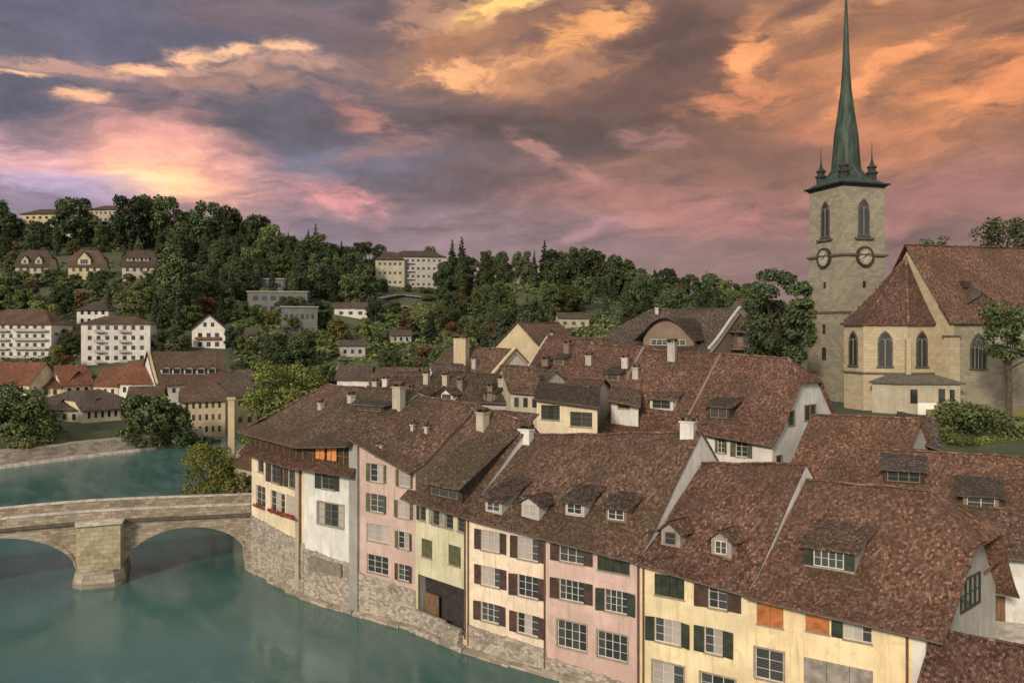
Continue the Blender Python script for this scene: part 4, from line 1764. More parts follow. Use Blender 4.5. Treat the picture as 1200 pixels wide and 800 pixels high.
# 4 green-cream house over the dark water gate
w4 = [W(p4, p5, 488.5, 499, 592, 608, 'sh', 1, 'glass', 'sh_green', 'framedark', leaf=.3, leafR=0),
      W(p4, p5, 503, 515, 596, 613, 'sh', 1, 'glass', 'sh_grey', 'framedark', leaf=.3, leafR=0),
      W(p4, p5, 518, 531, 600, 617, 'sh', 1, 'glass', 'sh_grey', 'framedark', leaf=.3, leafR=0),
      W(p4, p5, 536, 546, 606, 622, 'pl', 1, 'glass', frame='framedark'),
      W(p4, p5, 494, 506.5, 630, 651, 'cl', 2, sh='sh_olive'),
      W(p4, p5, 525.5, 540, 637, 660, 'cl', 2, sh='sh_olive'),
      W(p4, p5, 490, 546, 672, 723, 'dark_sheet')]
h4 = house('townhouse', 'green-cream house with a dark open water gate at river level', p4, p5, 12.95, 12.6, 15, (20.4, 19.2), 'roof_brown', 'greencream',
           ol=.9, orr=.1, of=1.0, flare=.1, wins=w4, group=GROUP_ROW, gablewall='offwhite')
O4 = v3(h4.A, 0)
# inside of the water gate: side cheek, back wall, low wall and steps
mb = MB()
s0, z1 = hit(490, 672, p4, p5)
s1, _ = hit(546, 672, p4, p5)
zb = hit(490, 723, p4, p5)[1]
for a in (s0, s1):
    mb.quad(O4 + h4.u * a + UP * zb, O4 + h4.u * a + h4.n * 5 + UP * zb, O4 + h4.u * a + h4.n * 5 + UP * (z1), O4 + h4.u * a + UP * z1)
mb.quad(O4 + h4.u * s0 + UP * zb, O4 + h4.u * s1 + UP * zb, O4 + h4.u * s1 + h4.n * 5 + UP * zb, O4 + h4.u * s0 + h4.n * 5 + UP * zb)
gate = mb.build('water_gate', 'greywall', h4.root)
mb = MB()
o = O4 + h4.u * (s0 + .5) + h4.n * .45 + UP * zb
mb.box(o, h4.u * 1.9, h4.n * .08, UP * 2.4)
mb.build('gate_leaf', 'woodmid', gate)
mb = MB()
o = O4 - h4.u * .0 - h4.n * .75 - UP * 2
mb.box(o, h4.u * h4.len, h4.n * .74, UP * 2.45)
mb.box(O4 - h4.n * .28 - UP * 2, h4.u * (h4.len * .62), h4.n * .27, UP * (2 + zb + .75))
for k in range(6):
    mb.box(O4 + h4.u * (h4.len * .63) - h4.n * (.74 - .07 * k) + UP * (.45 + .22 * k), h4.u * 2.1, h4.n * (.72 - .07 * k), UP * .22)
mb.build('stone_base', 'rubble', h4.root)
downpipe(h4, h4.len - .22, 1.0, 11.6)
d = dormer(h4, 521, 585, 4.6, 1.75, 'shed', 'wood', 'roof_moss', .62, 3, 'glassmid', 'framedark', front_over=.7, over=.45)
for (px, py) in ((492, 503), (508, 506)):
    chimney(h3, px - 8, py, .35, .35, .4, 'greywall')
chimney(h4, 566, 500, 1.0, .8, 1.3)

# 5 long house, peach half and rose half under one roof
w5 = []
for (a, b, y0, y1, sh, gl, st, n) in ((556, 594, 618.5, 642, 'sh_brown', 'curtain', 'sh', 3), (598, 640, 626, 652, 'sh_brown', 'curtain', 'sh', 3),
                                   (556, 594, 660, 682.5, 'sh_red', 'curtain', 'sh', 3), (598, 640, 670, 695, 'sh_red', 'glassmid', 'sh', 3),
                                   (556, 593, 702, 724, 'sh_brown', 'glassmid', 'sh', 3), (597, 640, 714, 738, 'sh_red', 'glassmid', 'sh', 3)):
    w5.append(W(p5, p6, a, b, y0, y1, st, n, gl, sh))
h5a = house('townhouse', 'pale peach house with red-brown shutters between the water gate and the rose house', p5, p6, 12.3, 11.8, 15.4, (18.2, 18.8), 'roof_brown', 'peach',
            ol=.3, orr=-.0, of=.85, flare=.11, wins=w5, base=dict(z=(2.3, 2.0), ragged=1), group=GROUP_ROW)
w5 = []
for (a, b, y0, y1, sh, gl, st, n) in ((645, 695, 629, 655, 'sh_brown', 'curtain', 'sh', 3), (700, 738, 640, 667, 'sh_green', 'x', 'cl', 4),
                                   (645, 695, 675, 699, 'sh_brown', 'glassmid', 'sh', 4), (699, 745, 687, 713, 'sh_green', 'glassmid', 'sh', 4),
                                   (653, 687, 725, 756, '', 'glassmid', 'su', 4), (700, 735, 738, 768, '', 'glassmid', 'su', 4)):
    if st == 'su':
        w5.append(W(p6, p7, a, b, y0, y1, 'pl', n, gl, surround='stoneframe'))
    else:
        w5.append(W(p6, p7, a, b, y0, y1, st, n, gl, sh))
h5b = house('townhouse', 'rose pink house with green and brown shutters, next to the yellow house', p6, p7, 11.8, 11.2, 15.4, (18.8, 19.6), 'roof_brown', 'rose',
            ol=.0, orr=.1, of=.85, flare=.11, wins=w5, base=dict(z=(1.4, .9), ragged=1), group=GROUP_ROW, gablewall='offwhite')
downpipe(h5a, h5a.len - .12, .5, 11.2, -.12, 'pipe', .07)
downpipe(h5a, .18, .5, 11.5, -.12, 'pipe', .06)
downpipe(h5b, h5b.len - .12, .5, 10.4, -.12, 'pipe', .08)
for (H, px, py, gl) in ((h5a, 578, 601, 'glassmid'), (h5a, 621, 607, 'curtain'), (h5b, 673, 604, 'glass'), (h5b, 722, 611, 'glass')):
    dormer(H, px, py, 1.75, 1.25, 'gable' if px in (621,) else 'shed', 'greywall' if px != 722 else 'brownwall', 'roof_dark', .42, 2, gl, 'frame', .5, .38, winh=.8)
chimney(h5b, 807, 508, 1.15, .8, .9, 'offwhite')
chimney(h5a, 604, 505, 1.2, .8, 1.0, 'offwhite')

# 6 yellow house with two small dormers
w6 = [W(p7, p8, 767, 802, 671, 696, 'cl', 4, sh='sh_green'),
      W(p7, p8, 814, 869, 680, 708, 'sh', 2, 'glassmid', 'sh_brown', leaf=.30),
      W(p7, p8, 757, 809, 720, 748, 'sh', 3, 'curtain', 'sh_green', leaf=.2),
      W(p7, p8, 813, 860, 731, 761, 'sh', 2, 'glassmid', 'sh_green', leaf=.27),
      W(p7, p8, 765, 801, 773, 806, 'pl', 3, 'glassmid', surround='stoneframe'),
      W(p7, p8, 821, 861, 787, 820, 'pl', 3, 'glassmid', surround='stoneframe')]
h6 = house('townhouse', 'pale yellow house with two little gabled dormers and green shutters', p7, p8, 10.85, 10.1, 15.4, (17.0, 17.7), 'roof_rust', 'yellow',
           ol=-.1, orr=.0, of=.8, flare=.14, wins=w6, base=dict(z=(.9, .9), ragged=1), group=GROUP_ROW, gablewall='offwhite')
dormer(h6, 786, 640, 1.5, 1.15, 'gable', 'stoneframe', 'roof_brown', .3, 1, 'glass', 'framedark', .62, .3, wk=.6)
dormer(h6, 845, 650, 1.5, 1.15, 'gable', 'stoneframe', 'roof_brown', .3, 2, 'glassmid', 'frame', .62, .3, wk=.6)
downpipe(h6, .3, .5, 10.4, -.12, 'pipe', .07)

# 7 warm yellow corner house with the half-hipped gable
w7 = [W(p8, p9, 887, 918, 695, 730, 'cl', 2, sh='sh_orange'),
      W(p8, p9, 944, 972, 705, 738, 'cl', 1, sh='sh_orange'),
      W(p8, p9, 974, 1022, 710, 745, 'sh', 3, 'glassmid', 'sh_green', leaf=.30, leafR=0),
      W(p8, p9, 885, 918, 758, 793, 'pl', 2, 'glassmid', surround='stoneframe'),
      W(p8, p9, 942, 1023, 769, 815, 'bl', 3, sh='sh_grey', frame='stoneframe')]
h7 = house('townhouse', 'warm yellow corner house with orange shutters and a half-hipped roof', p8, p9, 10.0, 9.5, 12.4, (16.5, 16.7), 'roof_red', 'yellow2', tr=.605,
           ol=-.1, orr=1.25, of=.85, flare=.12, hipR=(.40, 2.6), wins=w7, base=dict(z=(.9, .9), ragged=1), group=GROUP_ROW, gablewall='greywall')
dormer(h7, 972, 668, 3.3, 1.75, 'shed', 'stoneframe', 'roof_brown', .38, 4, 'glassmid', 'frame', front_over=.5, over=.35, sh='sh_green', wk=.6)
downpipe(h7, h7.len - 1.05, .5, 9.2, -.12, 'pipe', .09)
pier_strip(h7, h7.len - .75, h7.len - .02, -1, 9.2, .04, 'offwhite')
# gable window and braces
dB = V((h7.C.x - h7.B.x, h7.C.y - h7.B.y, 0)).normalized()
nB = V((dB.y, -dB.x, 0))
def gable_window(H, s0, s1, z0, z1, n, mat='glassmid', fmat='sh_green'):
    O = v3(H.B, 0)
    def P(s, z, d=0.0):
        return O + dB * s - nB * d + UP * z
    fr = MB()
    frame_bars(fr, P, s0, s1, z0, z1, -.10, -.005, n, .12, 1)
    w = fr.build('window', fmat, H.root)
    gb = MB()
    gb.quad(P(s0 + .01, z0 + .01, -.03), P(s1 - .01, z0 + .01, -.03), P(s1 - .01, z1 - .01, -.03), P(s0 + .01, z1 - .01, -.03))
    gb.build('pane', mat, w)
gable_window(h7, 5.6, 9.2, 8.8, 11.0, 4)
for s in (4.4, 10.0):
    mb = MB()
    a = v3(h7.B, 0) + dB * s + UP * (9.6 + .62 * min(s, (12.4 - s) * 1.5))
    mb.tube([a + UP * -1.2 + nB * .02, a + nB * 1.1 + UP * .2], .09, 6)
    mb.build('roof_brace', 'woodmid', h7.root)

# annexe roof at the lower right corner
ax = V((26.9, 50.75))
ua = V((.86, -.51)).normalized()
na = V((.75, .66)).normalized()
A8 = ax - na * 5.2
B8 = A8 + ua * 11
h8 = house('annexe', 'low annexe with a dark red tiled roof below the grey gable', A8, B8, 3.6, 3.0, 10.4, (9.0, 8.6), 'roof_maroon', 'greywall', zg=-1,
           ol=.2, orr=.3, of=.4, gut=True)
# white house behind it with the brown door
A9, B9 = g2(1152, 61.5), g2(1320, 58.5)
h9 = house('white_house', 'white walled house with a tall brown door at the right edge', A9, B9, 11.2, 11.2, 8, (13.6, 13.6), 'roof_brown', 'white', zg=3,
           nd=(.1, 1), ol=.4, orr=.4, of=.9, cat='house')
O = v3(A9, 0)
sd0, zt = hit(1163, 697, A9, B9)
sd1, _ = hit(1178, 697, A9, B9)
zb_ = hit(1163, 741, A9, B9)[1]
mb = MB()
o = O + h9.u * sd0 - h9.n * .07 + UP * zb_
mb.box(o, h9.u * (sd1 - sd0), h9.n * .14, UP * (zt - zb_))
dd = mb.build('door', 'woodmid', h9.root)
mb = MB()
mb.box(o + h9.u * .12 - h9.n * .05 + UP * 1.2, h9.u * .06, h9.n * .045, UP * .16)
mb.build('handle', 'metal', dd)
mb = MB()
o = O + h9.u * .3 - h9.n * 1.6 + UP * (zb_ - .28)
mb.box(o, h9.u * 8, h9.n * 1.58, UP * .26)
mb.build('landing', 'coping', h9.root)

mb = MB()
mb.prism([g2(1130, 53), g2(1330, 47), g2(1330, 60), g2(1140, 66)], 1, 5.75)
o = mb.build('courtyard', 'coping')
o['kind'] = 'structure'


# ------------------------------------------------------------------ roofs of the old town behind the river row
GROUP_TOWN = 'houses of the old town behind the river row'
ND = (0.75, 0.66)

# house below the church, plain red roof
r8 = house('old_house', 'red roofed house directly behind the corner house, no dormers, ridge below the church', g2(918, 77), g2(1043, 74.5), 13.2, 13.2, 12, 19.3,
           'roof_red', 'greywall', zg=6, ol=.3, orr=.5, group=GROUP_TOWN)
# small gabled turret house at its right end
tA, tB = g2(1064, 81.5), g2(1100, 79.5)
r8b = house('gabled_house', 'tiny house with a dark gable and pointed overhang below the church bush', tA, tB, 17.3, 16.6, 6, (19.2, 18.8), 'roof_grey', 'wood', zg=8,
            nd=(.3, .95), ol=.6, orr=.3, of=.7, group=GROUP_TOWN, flare=.05)
# roof at the right with the wide grey dormer
r9 = house('old_house', 'long red roofed house at the right edge with a wide grey roof dormer', g2(1006, 67.5), g2(1345, 60), 11.2, 11.2, 14, (17.05, 17.0),
           'roof_red', 'white', zg=5, nd=(.45, .9), ol=.3, orr=.3, group=GROUP_TOWN)
dormer(r9, 1058, 566, 3.3, 1.3, 'shed', 'wood', 'roof_grey', .35, 3, 'glass', 'framedark', over=.25)
dormer(r9, 1150, 596, 2.6, 1.3, 'shed', 'brownwall', 'roof_grey', .38, 2, 'glassmid', 'frame', over=.5)

# big pair of roofs in the middle with the white gable
wm = [W(g2(800, 85), g2(905, 80), 838, 852, 513, 530, 'sh', 2, 'glassmid', 'sh_olive', leaf=.2),
      W(g2(800, 85), g2(905, 80), 856, 882, 516, 534, 'sh', 2, 'glass', 'sh_olive', leaf=.24)]
m1 = house('old_house', 'broad red roofed house with a white half-hipped gable beside the church', g2(800, 85), g2(905, 80), 17.9, 17.0, 14, (25.2, 24.8), 'roof_rust', 'offwhite', zg=5,
           ol=.1, orr=.45, of=.7, hipR=(.30, 2.0), wins=wm, group=GROUP_TOWN, gablewall='white')
dormer(m1, 842, 492, 2.3, 1.5, 'shed', 'wood', 'roof_dark', .35, 2, 'glassmid', 'framedark', over=.4)
firewall(m1, 0, .25, .12, .4, 'brownwall', None, (.0, 1))
dB = V((m1.C.x - m1.B.x, m1.C.y - m1.B.y, 0)).normalized()
nB = V((dB.y, -dB.x, 0))
gable_window(m1, 6.2, 8.6, 18.3, 20.0, 2, 'glassmid', 'framedark')
gable_window(m1, 3.0, 4.2, 18.0, 19.6, 1, 'glassmid', 'framedark')
gable_window(m1, 0.6, 1.7, 13.6, 15.3, 1, 'glass', 'framedark')
m2 = house('old_house', 'rust coloured roof joined to the left of the broad red roofed house, small dormer', g2(707, 89.5), g2(798, 85.2), 17.6, 17.0, 14, (25.6, 25.2), 'roof_rust', 'offwhite', zg=5,
           ol=.1, orr=.0, of=.8, group=GROUP_TOWN)
dormer(m2, 775, 480, 2.6, 1.3, 'shed', 'offwhite', 'roof_brown', .4, 2, 'glass', 'framedark', over=.35)
firewall(m2, 0.0, .3, .3, .5, 'brownwall', None, (.55, 1))
chimney(m2, 788, 418, .9, .8, 1.5, 'greywall')
# cream wall house with olive windows, centre
A, B = g2(629, 87.5), g2(700, 84)
wm = [W(A, B, 634, 656, 474, 491, 'pl', 3, 'glassmid', frame='sh_olive'), W(A, B, 668, 694, 482, 499, 'pl', 2, 'glassmid', frame='framedark')]
m3 = house('old_house', 'cream walled house with olive windows showing above the peach and rose houses', A, B, 20.6, 20.1, 9, (21.9, 21.6), 'roof_dark', 'cream', zg=5, nd=(.1, 1), ol=.3, orr=.3,
           of=.7, wins=wm, group=GROUP_TOWN, flare=.05)
A, B = g2(716, 89), g2(748, 87.5)
m3b = house('old_house', 'narrow white walled house wedged between olive windows and the rust roof', A, B, 20.4, 20.0, 7, (21.6, 21.2), 'roof_brown', 'offwhite', zg=5, nd=(.2, 1), ol=.3, orr=.3, of=.9,
            wins=[W(A, B, 724, 738, 466, 478, 'pl', 2, 'glassmid', frame='sh_olive')], group=GROUP_TOWN, flare=.05)
# red roofs behind
m4 = house('old_house', 'bright red roof with a light party wall, behind the narrow white house', g2(648, 101), g2(742, 96), 20.4, 19.8, 13, (26.0, 25.6), 'roof_rust', 'brownwall', zg=6,
           ol=.1, orr=.2, of=.8, group=GROUP_TOWN, wins=auto_wins(g2(648, 101), g2(742, 96), 1, 5, 18.4, 3, 1.3, .6))
chimney(m4, 733, 432, .8, .7, 1.3, 'coping')
m5 = house('old_house', 'brown roof stepped up to the left of the bright red roof', g2(600, 105), g2(652, 101), 20.0, 19.6, 13, (27.0, 26.6), 'roof_maroon', 'brownwall', zg=6,
           ol=.1, orr=.0, of=.8, group=GROUP_TOWN, wins=auto_wins(g2(600, 105), g2(652, 101), 1, 3, 18.0, 3, 1.2, .5), gablewall='partywall')
firewall(m5, 0, .2, .15, .5, 'partywall', None, (.3, 1))
# dark farmhouse-like house with the arched gable, and its neighbour
A, B = g2(703, 121), g2(832, 114)
m6 = house('arched_gable_house', 'dark roofed house with a wide arched gable below the wooded skyline', A, B, 25.4, 25.2, 15, (31.0, 31.0), 'roof_grey', 'brownwall', zg=9, ol=.6, orr=.2, of=1.4,
           hipL=(.6, 3), group=GROUP_TOWN, wins=auto_wins(A, B, 1, 6, 23, 3, 1.4, .5))
dormer(m6, 783, 405, 7.4, 1.0, 'arch', 'brownwall', 'roof_dark', .3, 6, 'glassmid', 'frame', rise=3.0, over=.9, front_over=1.0, wk=.7)
chimney(m6, 770, 366, .5, .5, .7, 'coping')
firewall(m6, 1.0, .4, .35, .6, 'partywall', None, (.0, 1))
A, B = g2(838, 119), g2(884, 117)
m7 = house('old_house', 'tall brown house with wooden balconies beside the dark trees left of the church', A, B, 28.4, 28.2, 12, (32.4, 32.2), 'roof_brown', 'brownwall', zg=9, ol=.2, orr=.8, of=1.4,
           group=GROUP_TOWN, wins=auto_wins(A, B, 2, 3, 22.6, 3.0, 1.7, .5))
for z in (24.9, 22.0):
    mb = MB()
    o = v3(A, 0) - m7.n * 1.1 + UP * z
    mb.box(o, m7.u * m7.len, m7.n * 1.08, UP * .15)
    mb.box(o + UP * .85, m7.u * m7.len, m7.n * .08, UP * .1)
    for k in range(9):
        mb.box(o + m7.u * (m7.len * k / 8 - .03) + UP * .155, m7.u * .06, m7.n * .06, UP * .69)
    mb.build('balcony', 'woodmid', m7.root)
# houses with cream gables, left of centre
GA, GB = g2(561, 128), g2(652, 121)
dirv = (GB - GA)
m8 = house('gabled_house', 'brown roofed house whose tall tan gable faces the river, behind the chimneys', g2(655, 120.5), g2(700, 131), 22.6, 22.6, (g2(561, 128) - g2(655, 120.5)).length, (29.0, 29.0), 'roof_brown',
           'tan', zg=6, nd=(g2(561, 128) - g2(655, 120.5)), of=.6, ol=.35, orr=.3, group=GROUP_TOWN)
m9 = house('old_house', 'low red-brown roofed house with the tall cream chimney, left of the tan gable', g2(490, 118), g2(566, 113.5), 20.6, 20.2, 12, (25.3, 25.0), 'roof_brown', 'offwhite', zg=5,
           ol=.3, orr=.3, of=.6, group=GROUP_TOWN, wins=auto_wins(g2(490, 118), g2(566, 113.5), 1, 5, 18.6, 3, 1.1, .5))
chimney(m9, 541, 424, 2.0, 1.2, 3.4, 'tan')
firewall(m9, 1.0, .4, .3, .6, 'tan', None, (.0, 1))
m10 = house('old_house', 'dark brown roof behind the pink house with two white chimneys', g2(468, 101), g2(545, 96.5), 18.2, 17.6, 12, (22.6, 22.2), 'roof_dark', 'white', zg=4, ol=.2, orr=.2, of=.6,
            group=GROUP_TOWN, wins=auto_wins(g2(468, 101), g2(545, 96.5), 1, 5, 16.2, 3, 1.2, .5))
chimney(m10, 500, 448, .7, .6, 1.0)
chimney(m10, 522, 450, .7, .6, 1.0)
m11 = house('old_house', 'grey slate coloured house tucked between the white chimneys and the tan gable', g2(548, 99), g2(612, 96), 19.4, 19.2, 11, (22.9, 22.8), 'roof_grey', 'greywall', zg=4, ol=.2, orr=.2,
            of=.5, group=GROUP_TOWN, wins=auto_wins(g2(548, 99), g2(612, 96), 2, 5, 14.2, 2.6, 1.4, .5))
chimney(m11, 588, 460, .8, .6, 1.6)
m12 = house('old_house', 'brown roofed house with a lone chimney at the top end of the pink house', g2(420, 112), g2(482, 108), 17.6, 17.2, 12, (21.8, 21.8), 'roof_grey', 'white', zg=4, ol=.2, orr=.2, of=.5,
            group=GROUP_TOWN, wins=auto_wins(g2(420, 112), g2(482, 108), 1, 4, 15.6, 2.6, 1.2, .5))
chimney(m12, 452, 455, .8, .6, 1.2, 'offwhite')

# small gabled houses wedged between the larger roofs
for (nm, lab, ax, ay, bx, by, ye, yr, dep, nd_, rf, wl) in (
        ('gabled_house', 'small brown gabled roof wedged between the stepped brown roof and the cream house', 598, 94.5, 634, 93, 457, 428, 8, (-.25, 1), 'roof_brown', 'oldwall'),
        ('gabled_house', 'small rust roofed house with a white gable behind the cream walled house', 652, 92.5, 690, 91, 463, 443, 8, (.5, .9), 'roof_rust', 'offwhite'),
        ('gabled_house', 'steep little grey roof in front of the tall cream chimney', 512, 106, 548, 104, 447, 426, 8, (-.3, 1), 'roof_grey', 'offwhite'),
        ('gabled_house', 'low maroon roof between the lone chimney roof and the dark brown roof', 450, 105.5, 486, 103.5, 458, 441, 7, (.4, 1), 'roof_maroon', 'oldwall'),
        ('gabled_house', 'small mossy roof behind the tan gable, below the wooded hill', 690, 108, 724, 106, 416, 396, 8, (-.2, 1), 'roof_moss', 'tan')):
    A, B = g2(ax, ay), g2(bx, by)
    ze = CAMZ - (ye - HY) / FPX * (ay + by) / 2
    zr_ = CAMZ - (yr - HY) / FPX * ((ay + by) / 2 + dep / 2)
    house(nm, lab, A, B, ze, ze - .15, dep, (zr_, zr_), rf, wl, zg=5, nd=nd_, ol=.3, orr=.4, of=.5, group=GROUP_TOWN, wins=auto_wins(A, B, 1, 3, ze - 2.0, 3, 1.1, .5))

# more chimneys and little dormers over the roofs
for (H, lst) in ((m4, ((690, 425),)), (m5, ((640, 432), (665, 412))), (m2, ((745, 440),)), (m8, ((648, 400),)), (m10, ((480, 462), (540, 458))), (m11, ((575, 468), (608, 458))), (m12, ((440, 458),)), (m9, ((510, 436), (556, 430)))):
    for i, (px, py) in enumerate(lst):
        chimney(H, px, py, random.uniform(.55, .9), random.uniform(.5, .7), random.uniform(.8, 1.6), random.choice(['partywall', 'greywall', 'brownwall', 'brownwall', 'oldwall']))
for (H, px, py, w, kd) in ((m5, 632, 440, 1.7, 'shed'), (m5, 655, 428, 1.6, 'shed'), (m9, 505, 445, 1.8, 'gable'), (m9, 535, 443, 1.8, 'gable'), (m10, 492, 474, 1.6, 'shed'), (m10, 523, 472, 1.6, 'gable'), (m11, 572, 482, 1.5, 'shed'), (m12, 462, 466, 1.6, 'shed'), (m4, 718, 446, 1.8, 'shed')):
    dormer(H, px, py, w, 1.1, kd, 'offwhite' if kd == 'gable' else 'brownwall', 'roof_dark', .35, 2, 'glassmid', 'framedark', .6, .3)

# ------------------------------------------------------------------ the church
def church():
    u = V((math.cos(R(15)), math.sin(R(15))))       # along the nave, going right and away
    v = V((-u.y, u.x))                              # across it, away from the camera
    E = V((57.5, 105.0))                            # near corner of the nave's east gable
    root = thing('church', (E.x, E.y, 17), 'sandstone church with tall clock tower, green needle spire and red tiled nave', 'church')

    def P(a, b, z):                                 # a metres along the nave, b across
        p = E + u * a + v * b
        return V((p.x, p.y, z))
    u3, v3_ = V((u.x, u.y, 0)), V((v.x, v.y, 0))
    zg = 14.0

    def gothic(par, o, ud, nd_out, w, h, mull=2, dep=.22, pane='glass', col='darkstone', name='gothic_window'):
        """pointed window: dark panes, stone surround and tracery; o = middle of its sill on the wall face"""
        def arch(ww, hh, n=7):
            pts = []
            sp = hh - ww * .95
            pts.append((-ww / 2, 0))
            for i in range(n + 1):
                t = i / n * math.acos(.5) if False else i / n
                ang = t * math.radians(60)
                pts.append((ww / 2 - ww * math.cos(ang), sp + ww * math.sin(ang)))
            right = [(-x, y) for x, y in reversed(pts[:-1])]
            return pts + right
        def Q(x, y, d):
            return o + ud * x + UP * y + nd_out * d
        mb = MB()
        outer, inner = arch(w + .34, h + .3), arch(w, h)
        k = len(outer)
        for i in range(k - 1):
            a, b, c, d = outer[i], outer[i + 1], inner[i + 1], inner[i]
            mb.quad(Q(a[0], a[1], .10), Q(d[0], d[1], .10), Q(c[0], c[1], .10), Q(b[0], b[1], .10))
            mb.quad(Q(d[0], d[1], .10), Q(d[0], d[1], .0), Q(c[0], c[1], .0), Q(c[0], c[1], .10))
            mb.quad(Q(a[0], a[1], .0), Q(a[0], a[1], .10), Q(b[0], b[1], .10), Q(b[0], b[1], .0))
        oo = Q(-w / 2 - .3, -.22, 0)
        mb.box(oo, ud * (w + .6), -nd_out * -.0001 + nd_out * .22, UP * .2)
        wo = mb.build(name, col, par)
        pb = MB()
        pts = [Q(x, y, .03) for x, y in inner]
        pb.poly(pts[::-1])
        pb.build('pane', pane, wo)
        tb = MB()
        for i in range(1, mull + 1):
            x = -w / 2 + w * i / (mull + 1)
            hh = (h - w * .95) + w * .25
            oo = Q(x - .05, 0.01, .035)
            tb.box(oo, ud * .1, nd_out * .05, UP * hh)
        sp = h - w * .95
        for i in range(mull + 1):
            cx_ = -w / 2 + w * (i + .5) / (mull + 1)
            r = w / (mull + 1) / 2
            pp = [Q(cx_ + r * math.cos(t), sp + r * 1.25 * math.sin(t), .06) for t in (0, .5, 1.05, 1.57, 2.1, 2.64, 3.14)]
            tb.tube(pp, .04, 5)
        if mull >= 2:
            pp = [Q(w * .2 * math.cos(t), sp + w * .42 + w * .2 * math.sin(t), .06) for t in [k2 * math.pi / 5 for k2 in range(11)]]
            tb.tube(pp, .04, 5)
        tb.build('tracery', 'sand', wo)
        return wo

    # nave
    NL, NW = 46.0, 15.0
    ze, zr = 29.6, 39.7
    mb = MB()
    mb.quad(P(0, 0, zg), P(NL, 0, zg), P(NL, 0, ze), P(0, 0, ze))
    mb.quad(P(NL, NW, zg), P(0, NW, zg), P(0, NW, ze), P(NL, NW, ze))
    mb.poly([P(NL, 0, zg), P(NL, NW, zg), P(NL, NW, ze), P(NL, NW / 2, zr - .2), P(NL, 0, ze)])
    mb.build('nave_wall', 'sand', root)
    mb = MB()
    mb.hexa([P(-.35, -.12, zg), P(.35, -.12, zg), P(.35, NW + .1, zg), P(-.35, NW + .1, zg), P(-.35, -.12, ze - .452), P(.35, -.12, ze - .452), P(.35, NW + .1, ze - .452), P(-.35, NW + .1, ze - .452)])
    for (d0, dz) in ((-.35, 0), (.35, 0)):
        pts = [P(d0, -.12, ze - .45), P(d0, NW + .1, ze - .45), P(d0, NW / 2, zr - .9)]
        mb.poly(pts if d0 > 0 else pts[::-1])
    for a, b in (((-.12, ze - .45), (NW / 2, zr - .9)), ((NW / 2, zr - .9), (NW + .1, ze - .45))):
        mb.quad(P(-.35, a[0], a[1]), P(.35, a[0], a[1]), P(.35, b[0], b[1]), P(-.35, b[0], b[1]))
    # shoulder block and string course on the gable corner
    mb.box(P(-.6, -.4, zg), u3 * 1.6, v3_ * 1.0, UP * (26.9 - zg))
    gw = mb.build('gable_wall', 'sandwarm', root)
    mb = MB()
    mb.box(P(-.75, -.5, 26.9), u3 * 1.85, v3_ * 1.3, UP * .25)
    mb.box(P(-.45, 5.5, 31.5), u3 * .1 * 1, v3_ * .5, UP * .9)
    mb.build('string_course', 'darkstone', gw)
    # nave roof, two slopes with thickness
    rb = MB()
    nu, nv = 40, 12
    for side in (0, 1):
        rows = []
        for j in range(nv + 1):
            k = -.07 + 1.07 * j / nv
            b = (NW / 2) * k if side == 0 else NW - (NW / 2) * k
            z = ze + (zr - ze) * k - .5 * max(0, 1 - k) * max(0, k) * 1.2
            rows.append([P(-.75 + (NL + .8) * i / nu, b, z) + UP * noise.noise(P(i * .6, b, z) * .5) * .07 for i in range(nu + 1)])
        hl = math.hypot(NW / 2, zr - ze)
        for j in range(nv):
            for i in range(nu):
                q = [rows[j][i], rows[j][i + 1], rows[j + 1][i + 1], rows[j + 1][i]]
                uvs = [(i / nu * NL, j / nv * hl), ((i + 1) / nu * NL, j / nv * hl), ((i + 1) / nu * NL, (j + 1) / nv * hl), (i / nu * NL, (j + 1) / nv * hl)]
                if side:
                    q, uvs = q[::-1], uvs[::-1]
                rb.poly(q, None, uvs)
        dn = UP * -.25
        for i in range(nu):
            q = [rows[0][i] + dn, rows[0][i + 1] + dn, rows[0][i + 1], rows[0][i]]
            rb.poly(q if not side else q[::-1])
            q = [rows[0][i + 1] + dn, rows[0][i] + dn, rows[3][i] + dn, rows[3][i + 1] + dn]
            rb.poly(q if not side else q[::-1])
    nroof = rb.build('nave_roof', 'roof_red', root, weld=True)
    cb = MB()
    ridge_tiles(cb, [P(-.75 + (NL + .75) * i / 30, NW / 2, zr + .05) for i in range(31)], .2, .5)
    cb.build('ridge_tiles', 'roof_brown', nroof)
    # triangular hooded dormer and round hatch on the nave roof
    def roof_at(a, k, lift=0):
        return P(a, NW / 2 * k, ze + (zr - ze) * k + lift)
    mb = MB()
    a0 = 6.2
    for (a, k, s) in ((a0, .17, 2.6),):
        f1, f2, f3 = roof_at(a - s, k, .1), roof_at(a + s, k, .1), roof_at(a, k, .1) + UP * 1.2 - v3_ * .1
        b3 = roof_at(a, k + .3, .1)
        mb.poly([f1, f2, f3])
        mb.poly([f1 - v3_ * .3, f3 - v3_ * .3 + UP * .1, b3])
        mb.poly([f3 - v3_ * .3 + UP * .1, f2 - v3_ * .3, b3])
    mb.build('roof_hood', 'roof_grey', nroof)
    mb = MB()
    c = roof_at(5.3, .42, .0)
    mb.cbox(c - UP * .3, 1.0, 1.0, .95, R(15))
    mb.build('roof_hatch', 'wood', nroof)
    # nave windows and buttresses
    for a in (4.3, 14.0, 23.5, 33):
        gothic(root, P(a, -.005, 22.8), u3, -v3_, 2.3, 4.6, 3)
